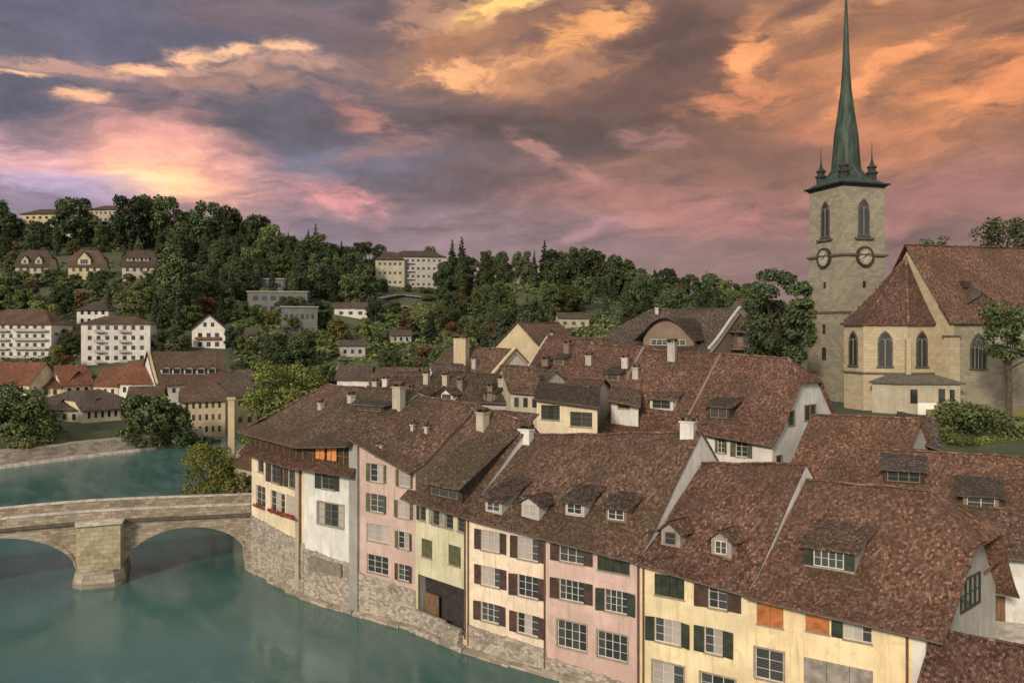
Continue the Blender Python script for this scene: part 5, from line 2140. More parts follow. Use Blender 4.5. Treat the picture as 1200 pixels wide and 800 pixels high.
    for a in (9.2, 18.8, 28.4):
        mb = MB()
        mb.box(P(a - .5, -1.1, zg), u3 * 1.0, v3_ * 1.09, UP * 10)
        mb.poly([P(a - .5, -1.1, zg + 10), P(a + .5, -1.1, zg + 10), P(a + .5, -.01, zg + 12), P(a - .5, -.01, zg + 12)])
        mb.poly([P(a + .5, -1.1, zg + 10), P(a + .5, -.01, zg + 10), P(a + .5, -.01, zg + 12)])
        mb.poly([P(a - .5, -.01, zg + 10), P(a - .5, -1.1, zg + 10), P(a - .5, -.01, zg + 12)])
        mb.build('buttress', 'sand', root)
    mb = MB()
    mb.box(P(-.5, -.3, zg), u3 * (NL + 1), v3_ * .29, UP * 6.5)
    mb.build('plinth', 'sand', root)

    # choir
    cp = [(0, 2.6), (-4.6, 2.6), (-9.0, 5.6), (-9.0, 9.6), (-4.6, 12.6), (0, 12.6)]
    zc, za = 29.3, 38.0
    mb = MB()
    for (a, b) in zip(cp, cp[1:]):
        mb.quad(P(b[0], b[1], zg), P(a[0], a[1], zg), P(a[0], a[1], zc - .62), P(b[0], b[1], zc - .62))
    choir = mb.build('choir_wall', 'sandwarm', root)
    def off(pt, k):
        cx, cy = -2.5, 7.6
        d = V((pt[0] - cx, pt[1] - cy))
        L = d.length
        d = d * ((L + k) / L)
        return (min(cx + d.x, -.36) if pt[0] == 0 else cx + d.x, cy + d.y)
    rb = MB()
    apex = P(-.4, 7.6, za)
    ec = [off(q, .45) for q in cp]
    for (a, b) in zip(ec, ec[1:]):
        n = 8
        lo = [lerp(P(a[0], a[1], zc - .55), P(b[0], b[1], zc - .55), i / n) for i in range(n + 1)]
        rows = []
        for j in range(9):
            t = j / 8
            rows.append([lerp(p, apex, t) - UP * (1.7 * t * (1 - t) ** 1.5) for p in lo])
        for j in range(8):
            for i in range(n):
                rb.poly([rows[j][i + 1], rows[j][i], rows[j + 1][i], rows[j + 1][i + 1]], None,
                        [(-(i + 1) * .6, j * 1.2), (-i * .6, j * 1.2), (-i * .6, j * 1.2 + 1.2), (-(i + 1) * .6, j * 1.2 + 1.2)])
        dn = UP * -.3
        for i in range(n):
            rb.poly([lo[i + 1] + dn, lo[i] + dn, lo[i], lo[i + 1]])
        c0, c1 = P((a[0] - 0) * .8, lerp(7.6, a[1], .8), zc - .83), P(b[0] * .8, lerp(7.6, b[1], .8), zc - .83)
        rb.poly([lo[0] + dn, lo[-1] + dn, c1, c0])
    cr = rb.build('choir_roof', 'roof_maroon', root, weld=True)
    cb = MB()
    for q in ec[1:-1]:
        s = P(q[0], q[1], zc - .55)
        ridge_tiles(cb, [lerp(s, apex, t / 8) - UP * (1.7 * t / 8 * (1 - t / 8) ** 1.5) for t in range(9)], .16, .45)
    cb.build('ridge_tiles', 'roof_brown', cr)
    for (a, b, ts) in ((cp[0], cp[1], (.5,)), (cp[1], cp[2], (.5,)), (cp[2], cp[3], (.5,))):
        A3, B3 = P(a[0], a[1], 0), P(b[0], b[1], 0)
        ud = (A3 - B3).normalized()
        nn = V((ud.y, -ud.x, 0))
        for t in ts:
            gothic(choir, lerp(A3, B3, t) + UP * 23.0 + nn * .005, ud, nn, 1.5, 4.6, 1)
    for q in (cp[1], cp[4]):
        d = V((q[0] + 2.5, q[1] - 7.6)).normalized()
        mb = MB()
        c = P(q[0] + d.x * .25, q[1] + d.y * .25, zg)
        mb.cbox(c, .6, .6, 12.6, R(15) + math.atan2(d.y, d.x))
        mb.build('buttress', 'sandwarm', choir)
    mb = MB()
    for (a, b) in zip(cp, cp[1:]):
        A3, B3 = P(a[0], a[1], 0), P(b[0], b[1], 0)
        ud = (A3 - B3).normalized()
        nn = V((ud.y, -ud.x, 0))
        mb.box(B3 + UP * 21.9 + nn * .003, ud * (A3 - B3).length, -nn * -.18, UP * .25)
    mb.build('string_course', 'darkstone', choir)

    # low vestry with a lean-to roof in front of the choir
    mb = MB()
    vb = [(-.7, -2.2), (-7.6, 0.2), (-9.6, 3.2), (-6, 6), (-.7, 4)]
    pts = [V((P(a, b, 0).x, P(a, b, 0).y)) for a, b in vb]
    ar = sum(pts[i].x * pts[(i + 1) % 5].y - pts[(i + 1) % 5].x * pts[i].y for i in range(5))
    if ar < 0:
        pts = pts[::-1]
    mb.prism(pts, zg, 21.0)
    ves = mb.build('vestry', 'oldwall', root)
    mb = MB()
    cen = sum(pts, V((0, 0))) / 5
    outp = [cen + (p - cen) * 1.10 for p in pts]
    inp = [cen + (p - cen) * .55 for p in pts]
    for k in range(5):
        a, b, a2, b2 = outp[k], outp[(k + 1) % 5], inp[k], inp[(k + 1) % 5]
        mb.poly([v3(a, 21.05), v3(b, 21.05), v3(b2, 22.0), v3(a2, 22.0)])
        mb.poly([v3(a, 20.85), v3(b, 20.85), v3(b, 21.05), v3(a, 21.05)])
    mb.poly([v3(p, 22.0) for p in inp])
    mb.poly([v3(p, 20.85) for p in reversed(outp)])
    mb.build('vestry_roof', 'darkstone', ves)
    A3, B3 = P(-7.6, .2, 0), P(-.7, -2.2, 0)
    ud = (B3 - A3).normalized()
    nn = V((ud.y, -ud.x, 0))
    for s, w, h, z, mt in ((1.1, .9, 1.8, 18.4, 'glass'), (4.6, .8, 1.7, 18.6, 'glass'), (6.0, .6, 1.6, 18.6, 'glass')):
        mb = MB()
        mb.box(A3 + ud * s + UP * z + nn * .01, ud * w, -nn * -.05, UP * h)
        mb.build('window', mt, ves)
    mb = MB()
    mb.box(A3 + ud * 1.9 + UP * 16.9 + nn * .3, ud * 2.3, -nn * -.06, UP * 1.6)
    mb.build('white_panel', 'signwhite', ves)

    # tower
    T = V((49.4, 120.0))
    ut = V((math.cos(R(17)), math.sin(R(17))))
    vt = V((-ut.y, ut.x))
    S = 8.1
    u_, v_ = V((ut.x, ut.y, 0)), V((vt.x, vt.y, 0))

    def Q(a, b, z):
        p = T + ut * a + vt * b
        return V((p.x, p.y, z))
    zc = 49.8
    mb = MB()
    mb.box(Q(0, 0, zg), u_ * S, v_ * S, UP * (30.4 - zg))
    mb.box(Q(.12, .12, 30.4), u_ * (S - .24), v_ * (S - .24), UP * (39.1 - 30.4))
    mb.box(Q(.22, .22, 39.1), u_ * (S - .44), v_ * (S - .44), UP * (zc - 39.1))
    tw = mb.build('tower', 'sand', root)
    mb = MB()
    for z, o, h in ((30.3, .12, .34), (39.0, .2, .3)):
        # the upper course stops at the clocks
        for k in range(4):
            pass
        mb.box(Q(-o, -o, z), u_ * (S + 2 * o), v_ * (o + .1), UP * h)
        mb.box(Q(-o, -o + o + .101, z), u_ * (o + .1), v_ * (S - .1), UP * h)
        mb.box(Q(S - .1, .002, z), u_ * (o + .1), v_ * (S), UP * h)
    mb.build('string_course', 'darkstone', tw)
    faces = [(lambda x, z, d: Q(S / 2 + x, .22 - d, z), u_, -v_), (lambda x, z, d: Q(.22 - d, S / 2 - x, z), -v_, -u_)]
    for fn, ud, nn in faces:
        gothic(tw, fn(0, 42.2, 0), ud, nn, 1.7, 5.4, 1)
        mb = MB()
        mb.box(fn(-1.7, 41.5, 0.003), ud * 3.4, -nn * -.4, UP * .3)
        mb.build('balcony_sill', 'darkstone', tw)
        # clock
        c = fn(0, 38.9, 0)
        ck = MB()
        n = 28
        r0, r1 = 1.22, 1.55
        def ring(r, d):
            return [c + ud * (r * math.cos(2 * math.pi * i / n)) + UP * (r * math.sin(2 * math.pi * i / n)) + nn * d for i in range(n)]
        a0, a1, b0, b1 = ring(r1, .05), ring(r1, .5), ring(r0, .5), ring(r0, .40)
        for i in range(n):
            j = (i + 1) % n
            ck.quad(a0[i], a0[j], a1[j], a1[i])
            ck.quad(a1[i], a1[j], b0[j], b0[i])
            ck.quad(b0[i], b0[j], b1[j], b1[i])
        clock = ck.build('clock', 'wood', tw)
        fb_ = MB()
        fb_.poly(ring(r0 + .01, .41))
        fb_.build('clock_face', 'clockface', clock)
        nb = MB()
        for i in range(12):
            t = math.pi * 2 * i / 12
            d = ud * math.sin(t) + UP * math.cos(t)
            e = ud * math.cos(t) - UP * math.sin(t)
            p = c + nn * .415 + d * .86
            nb.box(p - e * .05, e * .1, d * .26, nn * .02)
        nb.build('hour_marks', 'wood', clock)
        for nm, L, w, t in (('hour_hand', .62, .11, 4.2), ('minute_hand', .98, .08, .75)):
            d = ud * math.sin(t) + UP * math.cos(t)
            e = ud * math.cos(t) - UP * math.sin(t)
            hb = MB()
            hb.box(c + nn * (.44 if L < .7 else .47) - d * .2 - e * w / 2, e * w, d * (L + .2), nn * .02)
            hb.build(nm, 'wood', clock)
        # slit windows lower down
        for z, w, h in ((34.2, .5, 1.0), (27.2, .6, 1.5), (23.2, .9, 1.9)):
            mb = MB()
            p = fn(-w / 2, z, .12 if z > 30.4 else .24)
            mb.box(p, ud * w, nn * .05 if False else -nn * -.05, UP * h)
            mb.build('window', 'glass', tw)
    mb = MB()
    for j, (o, z, h) in enumerate(((.10, zc - .35, .2), (.30, zc - .147, .2), (.62, zc + .056, .22))):
        mb.box(Q(-o + .2, -o + .2, z), u_ * (S - .4 + 2 * o), v_ * (S - .4 + 2 * o), UP * h)
    mb.build('cornice', 'copperdark', tw)
    # spire: square skirt that turns into a slim octagon
    sb = MB()
    C2 = T + ut * (S / 2) + vt * (S / 2)
    def octo(r, z, sq):
        pts = []
        for i in range(16):
            t = 2 * math.pi * (i + .5) / 16
            dx, dy = math.cos(t), math.sin(t)
            rs = 1 / max(abs(dx), abs(dy))                 # square of half width 1
            k8 = math.pi / 4
            tt = ((t + k8 / 2) % k8) - k8 / 2
            ro = 1 / math.cos(tt)
            rr = r * lerp(ro, rs, sq)
            p = C2 + ut * (dx * rr) + vt * (dy * rr)
            pts.append(V((p.x, p.y, z)))
        return pts
    prof = [(4.5, zc + .28, 1), (4.1, zc + .6, 1), (3.2, zc + 1.2, .9), (2.5, zc + 2.0, .5), (2.12, zc + 3.0, .1), (1.95, zc + 5.5, 0), (1.76, zc + 8.3, 0), (1.45, zc + 10.3, 0), (1.17, zc + 12.4, 0), (.82, zc + 15.2, 0),
            (.60, zc + 18.2, 0), (.46, zc + 21.5, 0), (.33, zc + 25.0, 0), (.20, zc + 28.5, 0), (.07, zc + 32.5, 0)]
    rg = [octo(*q) for q in prof]
    for a, b in zip(rg, rg[1:]):
        for i in range(16):
            j = (i + 1) % 16
            sb.quad(a[i], a[j], b[j], b[i])
    sb.poly(rg[-1])
    sp = sb.build('spire', 'copper', tw)
    kb = MB()
    p = V((C2.x, C2.y, zc + 32.4))
    kb.tube([p, p + UP * .3, p + UP * .5, p + UP * .7], [.12, .28, .28, .1], 10)
    kb.tube([p + UP * .7, p + UP * 2.6], .05, 6)
    kb.cbox(p + UP * 1.7, 1.0, .08, .1, R(17))
    kb.build('finial', 'gold', sp)
    # four corner turrets with needles
    for i in (0, 1):
        for j in (0, 1):
            c = C2 + ut * (2.6 if i else -2.6) + vt * (2.6 if j else -2.6)
            tb = MB()
            pts = lambda r, z: [V((c.x + r * math.cos(2 * math.pi * (q + .5) / 8), c.y + r * math.sin(2 * math.pi * (q + .5) / 8), z)) for q in range(8)]
            pr = [(.68, zc + .7), (.66, zc + 1.9), (.88, zc + 1.95), (.90, zc + 2.2), (.56, zc + 2.3), (.54, zc + 2.8), (.72, zc + 2.85), (.72, zc + 3.05), (.30, zc + 3.4), (.10, zc + 4.4), (.055, zc + 5.4), (.035, zc + 6.9)]
            rr = [pts(*q) for q in pr]
            for a, b in zip(rr, rr[1:]):
                for q in range(8):
                    tb.quad(a[q], a[(q + 1) % 8], b[(q + 1) % 8], b[q])
            tb.build('corner_turret', 'copperdark', tw)
    return root


church()

# ------------------------------------------------------------------ far shore: houses, apartment blocks, villas
GROUP_FAR = 'houses on the far shore of the river'


def ground_at(px, py):
    """distance at which the sight line of a photo pixel reaches the hillside"""
    Y = 262.0
    while Y < 560:
        if CAMZ - (py - HY) / FPX * Y <= hill_z((px - CX) / FPX * Y, Y):
            return Y
        Y += 1.0
    return 520.0


def far_house(name, label, px0, px1, Y0, Y1, yeave, yridge, ybase, depth, roof, wall, rows, cols, nd=None, hip=None, group=GROUP_FAR, wfrac=.42, wh=1.5, of=.7, cat='house', hipR=None, glass='glass', flare=.08, z0=None, dz=None):
    if Y0 > 262:
        d = ground_at((px0 + px1) / 2, ybase) - (Y0 + Y1) / 2
        Y0, Y1 = Y0 + d, Y1 + d
    A, B = g2(px0, Y0), g2(px1, Y1)
    Ym = (Y0 + Y1) / 2
    ze = CAMZ - (yeave - HY) / FPX * Ym
    zr = CAMZ - (yridge - HY) / FPX * (Ym + depth / 2)
    zb = CAMZ - (ybase - HY) / FPX * Ym
    wins = []
    if rows:
        dz = dz or (ze - zb) / rows
        for r in range(rows):
            wins += auto_wins(A, B, 1, cols, (z0 if z0 is not None else zb) + dz * r + dz * .28, dz, min(wh, dz * .55), wfrac, glass=glass)
    if nd is None:
        u = (B - A).normalized()
        nd = (-u.y, u.x)
    return house(name, label, A, B, ze, ze, depth, zr, roof, wall, zg=zb - 4, nd=nd, of=of, ol=.6, orr=.6, wins=wins, group=group, hipL=hip, hipR=hipR or hip, ridge=False, gut=False,
                 cat=cat, flare=flare)


far_house('shore_house', 'cream riverside house with a wide grey-brown roof at the far bank curve', 97, 150, 190, 198, 478, 455, 522, 14, 'roof_grey', 'cream', 3, 6, hip=(.5, 4))
far_house('shore_house', 'long low grey-brown roof behind the riverside trees at the left', 44, 96, 197, 192, 478, 457, 515, 13, 'roof_grey', 'oldwall', 2, 4, hip=(.4, 4))
far_house('shore_house', 'orange roofed house at the left edge of the far shore', -20, 34, 225, 222, 448, 424, 480, 12, 'roof_orange', 'cream', 2, 4)
far_house('shore_house', 'low rust-orange roof between the orange house and the red gables', 36, 72, 228, 226, 452, 434, 480, 12, 'roof_rust', 'tan', 2, 3)
far_house('shore_house', 'bright red roofed house with a steep end gable on the far shore', 74, 108, 226, 232, 449, 427, 480, 12, 'roof_orange', 'peach', 2, 3)
far_house('shore_house', 'red roofed house in the middle of the three joined far shore roofs', 109, 138, 232, 230, 450, 430, 482, 11, 'roof_orange', 'cream', 2, 3)
far_house('shore_house', 'vivid red roofed house next to the long brown roof with dormers', 139, 180, 230, 228, 447, 424, 482, 11, 'roof_orange', 'offwhite', 2, 4)
hb_ = far_house('long_house', 'long brown roofed building with a row of dormers and white wall below', 184, 268, 225, 238, 447, 411, 480, 16, 'roof_brown', 'offwhite', 2, 8, wh=1.3)
for k, px in enumerate((194, 207, 221, 235, 248)):
    dormer(hb_, px, 438, 2.3, 1.5, 'gable', 'offwhite', 'roof_dark', .3, 1, 'glass', 'framedark', .9, .3)
firewall(hb_, 0, .6, .4, .5, 'tan', None, (.0, 1), False)
far_house('shore_house', 'tan walled house with many windows standing right above the river bend', 212, 264, 205, 209, 468, 446, 510, 12, 'roof_brown', 'tan', 3, 6, hip=(.6, 3))
far_house('shore_house', 'dark grey roofed house behind the big green tree at the river bend', 262, 312, 222, 226, 462, 432, 500, 14, 'roof_grey', 'tan', 2, 4, hip=(.5, 4))
far_house('shore_house', 'small cream annexe half hidden by trees above the embankment', 150, 188, 205, 207, 466, 452, 505, 9, 'roof_brown', 'cream', 2, 3)
far_house('shore_house', 'pale roofed cottage between the big green tree and the old town', 395, 432, 215, 215, 443, 428, 465, 9, 'roof_grey', 'offwhite', 1, 3)
far_house('shore_house', 'brown roofed cottage showing just above the pink house roof', 436, 482, 205, 203, 447, 430, 465, 10, 'roof_brown', 'oldwall', 1, 4)

GROUP_BLOCK = 'pale houses and blocks on the wooded slope'


def block(label, px0, px1, Y0, Y1, ytop, ybase, depth, rows, cols, wall, roof='roof_brown', pitched=True, balc=(), ridge_dy=10, wfrac=.45):
    H = far_house('apartment_block', label, px0, px1, Y0, Y1, ytop, ytop - ridge_dy, ybase, depth, roof, wall, rows, cols, hip=(1.0, depth * .45) if pitched else None, group=GROUP_BLOCK, wfrac=wfrac, cat='apartment block', of=.9)
    O = v3(H.A, 0)
    zb = CAMZ - (ybase - HY) / FPX * ground_at((px0 + px1) / 2, ybase)
    dz = (H.zA - zb) / rows
    for (s0, s1) in balc:
        for r in range(rows):
            mb = MB()
            o = O + H.u * (H.len * s0) - H.n * 1.4 + UP * (zb + dz * r + .1)
            mb.box(o, H.u * (H.len * (s1 - s0)), H.n * 1.37, UP * .18)
            mb.box(o + UP * .185, H.u * (H.len * (s1 - s0)), H.n * .1, UP * .85)
            mb.build('balcony', 'greywall', H.root)
    return H


block('white four storey apartment block with recessed grey balconies, centre left slope', 95, 176, 292, 298, 378, 425, 14, 4, 7, 'offwhite', balc=((.2, .33), (.55, .68)), ridge_dy=8)
block('broad pale apartment block with long balconies at the left edge of the slope', -25, 60, 300, 300, 378, 420, 14, 4, 8, 'offwhite', balc=((.05, .42), (.5, .95)), ridge_dy=16)
ch = far_house('chalet', 'white chalet with a pointed gable alone on the slope', 265, 265.01, 300, 308, 386, 371, 408, 1, 'roof_grey', 'offwhite', 0, 0) if False else None
# white chalet: gable towards the river
Yc = ground_at(245, 408)
A, B = g2(264, Yc), g2(266.5, Yc + 11)
zb = CAMZ - (408 - HY) / FPX * Yc
ze, zr = zb + 7.4, zb + 12.6
ch = house('chalet', 'white chalet with a pointed gable alone on the slope', A, B, ze, ze, 12.4, zr, 'roof_grey', 'offwhite', zg=zb - 5, nd=(-1, 0.0), of=.9, ol=.8, orr=.4, group=GROUP_BLOCK, ridge=False, gut=False, flare=.03)
side_windows(ch, -1, 2, 3, zb + .6, 3.3, 1.8, .5)
for s in (4.2, 7.0):
    mb = MB()
    mb.box(v3(ch.D, 0) + V((s, -.04, zb + 8.0)), V((1.3, 0, 0)), V((0, .08, 0)), UP * 1.6)
    mb.build('window', 'glass', ch.root)
mb = MB()
mb.box(v3(ch.D, 0) + V((1.5, -1.1, zb + 3.3)), V((9.4, 0, 0)), V((0, 1.05, 0)), UP * .9)
mb.build('balcony', 'woodmid', ch.root)
block('small white house with a dark attic just behind the white apartment block', 90, 127, 330, 330, 362, 380, 10, 2, 4, 'offwhite', 'roof_dark', ridge_dy=9)
GROUP_VILLA = 'twin gabled villas in a row on the hillside'
for (a, b, lab, roof, wall) in ((18, 56, 'steep roofed grey villa, first of the hillside row from the left', 'roof_dark', 'oldwall'),
                                (80, 117, 'steep roofed villa with warm walls, middle of the hillside row', 'roof_brown', 'tan'),
                                (143, 180, 'steep roofed villa beside the tall poplar, last of the hillside row', 'roof_dark', 'oldwall')):
    H = far_house('villa', lab, a, b, 385, 387, 311, 293, 331, 12, roof, wall, 2, 4, hip=(.45, 3), group=GROUP_VILLA, cat='villa', wh=2.0)
    if a == 18:
        for px in (a + 11, b - 11):
            dormer(H, px, 309, 3.2, 2.0, 'gable', wall, roof, .3, 1, 'glass', 'frame', 1.9, .5, wk=.4)
    elif a == 80:
        dormer(H, (a + b) / 2, 310, 6.0, 2.6, 'gable', wall, roof, .3, 3, 'glass', 'frame', 3.6, .7, wk=.6)
    else:
        for px in (a + 9, (a + b) / 2, b - 9):
            dormer(H, px, 306, 2.4, 1.6, 'shed', wall, roof, .3, 1, 'glass', 'frame', 1.0, .4, wk=.6)
block('long cream building on the hilltop at the left, half hidden by a round tree', 24, 100, 500, 497, 250, 276, 16, 3, 9, 'tan', 'roof_dark', ridge_dy=5)
block('tall cream hilltop building to the right of the round tree', 103, 139, 492, 490, 245, 277, 14, 4, 6, 'oldwall', 'roof_dark', ridge_dy=4)
block('large pale block on the hilltop in the middle with a stepped roofline', 458, 522, 500, 505, 300, 337, 16, 4, 9, 'greywall', 'roof_dark', ridge_dy=6, balc=((.3, .42),))
block('lower wing of the large pale hilltop block, on its left', 440, 474, 490, 492, 303, 335, 14, 3, 5, 'oldwall', 'roof_dark', ridge_dy=8)
block('low tan building among the hilltop conifers right of the large pale block', 562, 600, 505, 508, 310, 332, 12, 3, 6, 'tan', 'roof_dark', ridge_dy=5)
block('tan hilltop building behind the slim pointed tree', 600, 634, 510, 512, 312, 332, 12, 3, 5, 'oldwall', 'roof_dark', ridge_dy=5)
# flat grey terraces in the middle of the slope
GROUP_TERR = 'grey flat-roofed terrace houses on the slope'
for (a, b, Y, yt, yb, lab) in ((272, 335, 430, 327, 350, 'upper grey flat-roofed terrace on the slope below the dark wood'),
                               (290, 360, 405, 342, 366, 'middle grey flat-roofed terrace on the slope, widest of the three'),
                               (330, 372, 380, 360, 392, 'lowest grey terrace house on the slope, above the big green tree')):
    Y = ground_at((a + b) / 2, yb)
    A, B = g2(a, Y), g2(b, Y + 4)
    z0, z1 = CAMZ - (yb - HY) / FPX * Y, CAMZ - (yt - HY) / FPX * Y
    H = House()
    H.A, H.u = A, V(((B - A).normalized().x, (B - A).normalized().y, 0))
    H.n = V((-H.u.y, H.u.x, 0))
    H.len = (B - A).length
    H.root = thing('terrace_house', (A.x, A.y, z0), lab, 'house', GROUP_TERR)
    ws = auto_wins(A, B, 2, 6, z0 + .8, (z1 - z0) / 2, 2.0, .6)
    mb = MB()
    mb.box(v3(A, z0 - 5), H.u * H.len, H.n * 9, UP * (z1 - z0 + 5))
    mb.build('wall', 'slategrey', H.root)
    mb = MB()
    mb.box(v3(A, z1 + .003) - H.u * .5 - H.n * .5, H.u * (H.len + 1), H.n * 10, UP * .5)
    mb.build('roof', 'graystrip', H.root)
    for w in ws:
        window(H, w)
# garden pavilions and sheds low on the slope
GROUP_SHED = 'small sheds and pavilions at the foot of the slope'
for (a, b, Y, yt, yb, lab, wl) in ((392, 430, 330, 360, 372, 'low pale pavilion roof among shrubs on the lower slope', 'offwhite'),
                                   (352, 372, 345, 366, 382, 'small white shed beside the lowest grey terrace house', 'offwhite'),
                                   (458, 482, 330, 392, 402, 'light grey shed half hidden under dark trees, lower slope', 'greywall'),
                                   (268, 300, 320, 392, 404, 'low white garden shed right of the white chalet', 'offwhite'),
                                   (398, 428, 290, 404, 418, 'low dark roofed pavilion at the slope foot', 'greywall'),
                                   (655, 690, 300, 372, 384, 'small pale house in front of the dark wood, near the arched gable', 'oldwall')):
    far_house('garden_shed', lab, a, b, Y, Y + 2, yt, yt - 6, yb, 8, 'roof_grey', wl, 1, 3, group=GROUP_SHED, cat='shed')
# road bend on the slope
mb = MB()
pts = [at(a, b, ground_at(a, b)) for a, b in ((500, 350), (470, 347), (446, 352), (452, 358), (480, 362), (520, 366))]
mb2 = MB()
for a, b in zip(pts, pts[1:]):
    n = 6
    for i in range(n):
        p, q = lerp(a, b, i / n), lerp(a, b, (i + 1) / n)
        d = (q - p)
        d.z = 0
        s = V((-d.y, d.x, 0)).normalized() * 3.0
        f = lambda w: V((w.x, w.y, max(hill_z(w.x, w.y), hill_z(p.x, p.y)) + .5))
        mb2.quad(f(p - s), f(p + s), f(q + s), f(q - s))
rd = mb2.build('hill_road', plain('pale_road', (.26, .25, .24), .9, .2))
rd['kind'] = 'structure'
# beige river-side pillar and its little red shelter
pl = thing('stone_pillar', tuple(at(271, 560, 118)), 'tall beige pillar beside the willow with a small red tiled shelter', 'pillar')
mb = MB()
c = at(271, 540, 118)
mb.cbox(V((c.x, c.y, 2)), .9, .9, CAMZ - (468 - HY) / FPX * 118 - 2, .3)
mb.cbox(V((c.x, c.y, CAMZ - (468 - HY) / FPX * 118 + .003)), 1.2, 1.2, .3, .3)
mb.build('shaft', 'tan', pl)
sh_ = house('shelter', 'low red tiled shelter roof beside the bridge head behind the cream house', g2(274, 112), g2(302, 108), CAMZ - (545 - HY) / FPX * 110, CAMZ - (545 - HY) / FPX * 110, 6,
            CAMZ - (522 - HY) / FPX * 113, 'roof_red', 'oldwall', zg=1, of=.5, cat='shelter', ridge=False)

# ------------------------------------------------------------------ trees
def crown_mesh(name, seed, h, r, z0, kind, n, leaf, mat):
    """leaf clumps spread over many overlapping lobes; base of the tree at the origin"""
    rnd = random.Random(seed)
    lobes = []
    if kind == 'broad':
        for k in range(44):
            t = rnd.random()
            z = z0 + (h - z0) * (0.05 + .86 * t)
            rr = r * math.sqrt(max(.06, 1 - ((z - (z0 + (h - z0) * .42)) / ((h - z0) * .60)) ** 2))
            a = rnd.uniform(0, 2 * math.pi)
            q = rr * math.sqrt(rnd.uniform(.12, .85))
            lobes.append((V((q * math.cos(a), q * math.sin(a), z)), r * rnd.uniform(.20, .38), rnd.uniform(.65, .95)))
    elif kind == 'column':
        for k in range(22):
            z = z0 + (h - z0) * (k + .5) / 22
            t = (k + .5) / 22
            rr = r * (0.5 + .9 * t) if t < .4 else r * (1.0 - (t - .4) ** 1.6 * 1.75)
            a = rnd.uniform(0, 2 * math.pi)
            lobes.append((V((rr * .35 * math.cos(a), rr * .35 * math.sin(a), z)), max(.25, rr) * rnd.uniform(.65, 1.0), 1.7))
    elif kind == 'conifer':
        for k in range(46):
            t = (k + .5) / 46
            z = z0 + (h - z0) * t
            rr = r * (1 - t) ** .85 * rnd.uniform(.75, 1.1)
            a = k * 2.4
            lobes.append((V((rr * .55 * math.cos(a), rr * .55 * math.sin(a), z)), max(.22, rr * .55), .55))
    elif kind == 'bush':
        for k in range(16):
            a = rnd.uniform(0, 2 * math.pi)
            q = r * math.sqrt(rnd.random()) * .8
            lobes.append((V((q * math.cos(a), q * math.sin(a), h * rnd.uniform(.25, .72) * (1.1 - .5 * q / r))), r * rnd.uniform(.25, .42), .8))
    elif kind == 'willow':
        for k in range(20):
            a = rnd.uniform(0, 2 * math.pi)
            q = r * math.sqrt(rnd.random()) * .85
            lobes.append((V((q * math.cos(a), q * math.sin(a), h * (.88 - .42 * (q / r) ** 2) * rnd.uniform(.8, 1))), r * rnd.uniform(.2, .36), 1.0))
    tot = sum(l[1] ** 2 for l in lobes)
    verts, faces = [], []
    for (c, lr, sq) in lobes:
        m = int(n * lr * lr / tot)
        for _ in range(m):
            d = V((rnd.gauss(0, 1), rnd.gauss(0, 1), rnd.gauss(0, 1))).normalized()
            if kind != 'willow' and d.z < -.4 and rnd.random() < .6:
                d.z = -d.z
            rad = lr * rnd.uniform(.55, 1.12)
            p = c + V((d.x * rad, d.y * rad, d.z * rad * sq))
            if kind == 'willow':
                p.z -= abs(rnd.gauss(0, .5)) * lr * 1.6
            p.z = max(p.z, .1)
            nn = (d + V((rnd.gauss(0, .55), rnd.gauss(0, .55), rnd.gauss(0, .55) + .25))).normalized()
            t = nn.orthogonal().normalized()
            b = nn.cross(t)
            ang = rnd.uniform(0, 6.28)
            t, b = t * math.cos(ang) + b * math.sin(ang), b * math.cos(ang) - t * math.sin(ang)
            s = leaf * rnd.uniform(.6, 1.35)
            if kind == 'willow':
                t, b = V((rnd.gauss(0, .25), rnd.gauss(0, .25), -1)).normalized() * 1.7, nn.cross(V((0, 0, 1))).normalized() * .45
            i = len(verts)
            verts += [p - t * s * .5, p + b * s * .36 + nn * s * .06, p + t * s * .55, p - b * s * .36 - nn * s * .06]
            faces.append((i, i + 1, i + 2, i + 3))
    me = bpy.data.meshes.new(name)
    me.from_pydata(verts, [], faces)
    me.materials.append(M[mat])
    me.update()
    return me


def trunk_mesh(name, seed, h, r, z0, kind):
    rnd = random.Random(seed)
    mb = MB()
    tr = h * .018 + .08
    top = h * (.62 if kind in ('broad', 'willow') else .92 if kind != 'bush' else .4)
    pts = [V((0, 0, -1.2)), V((rnd.gauss(0, .1), rnd.gauss(0, .1), top * .35)), V((rnd.gauss(0, .2), rnd.gauss(0, .2), top * .7)), V((rnd.gauss(0, .3), rnd.gauss(0, .3), top))]
    mb.tube(pts, [tr * 1.25, tr, tr * .65, tr * .2], 8)
    if kind in ('broad', 'willow', 'bush'):
        for k in range(9):
            a = k * 2.399 + rnd.uniform(-.3, .3)
            zb = lerp(z0 * .7 + .3, top * .85, k / 8)
            L = r * rnd.uniform(.55, .85)
            b = V((0, 0, zb))
            e = V((math.cos(a) * L, math.sin(a) * L, zb + h * rnd.uniform(.10, .24)))
            mb.tube([b, lerp(b, e, .5) + V((0, 0, h * .02)), e], [tr * .42, tr * .28, tr * .08], 6)
    me_o = mb.build(name, 'bark')
    me = me_o.data
    bpy.data.objects.remove(me_o)
    return me


PROTO = {}


def proto(key, kind, h, r, z0, n, leaf, mat, seeds=(1,)):
    PROTO[key] = [(crown_mesh('crown', s * 17 + len(PROTO), h, r, z0, kind, n, leaf, mat), trunk_mesh('trunk', s, h, r, z0, kind), h) for s in seeds]


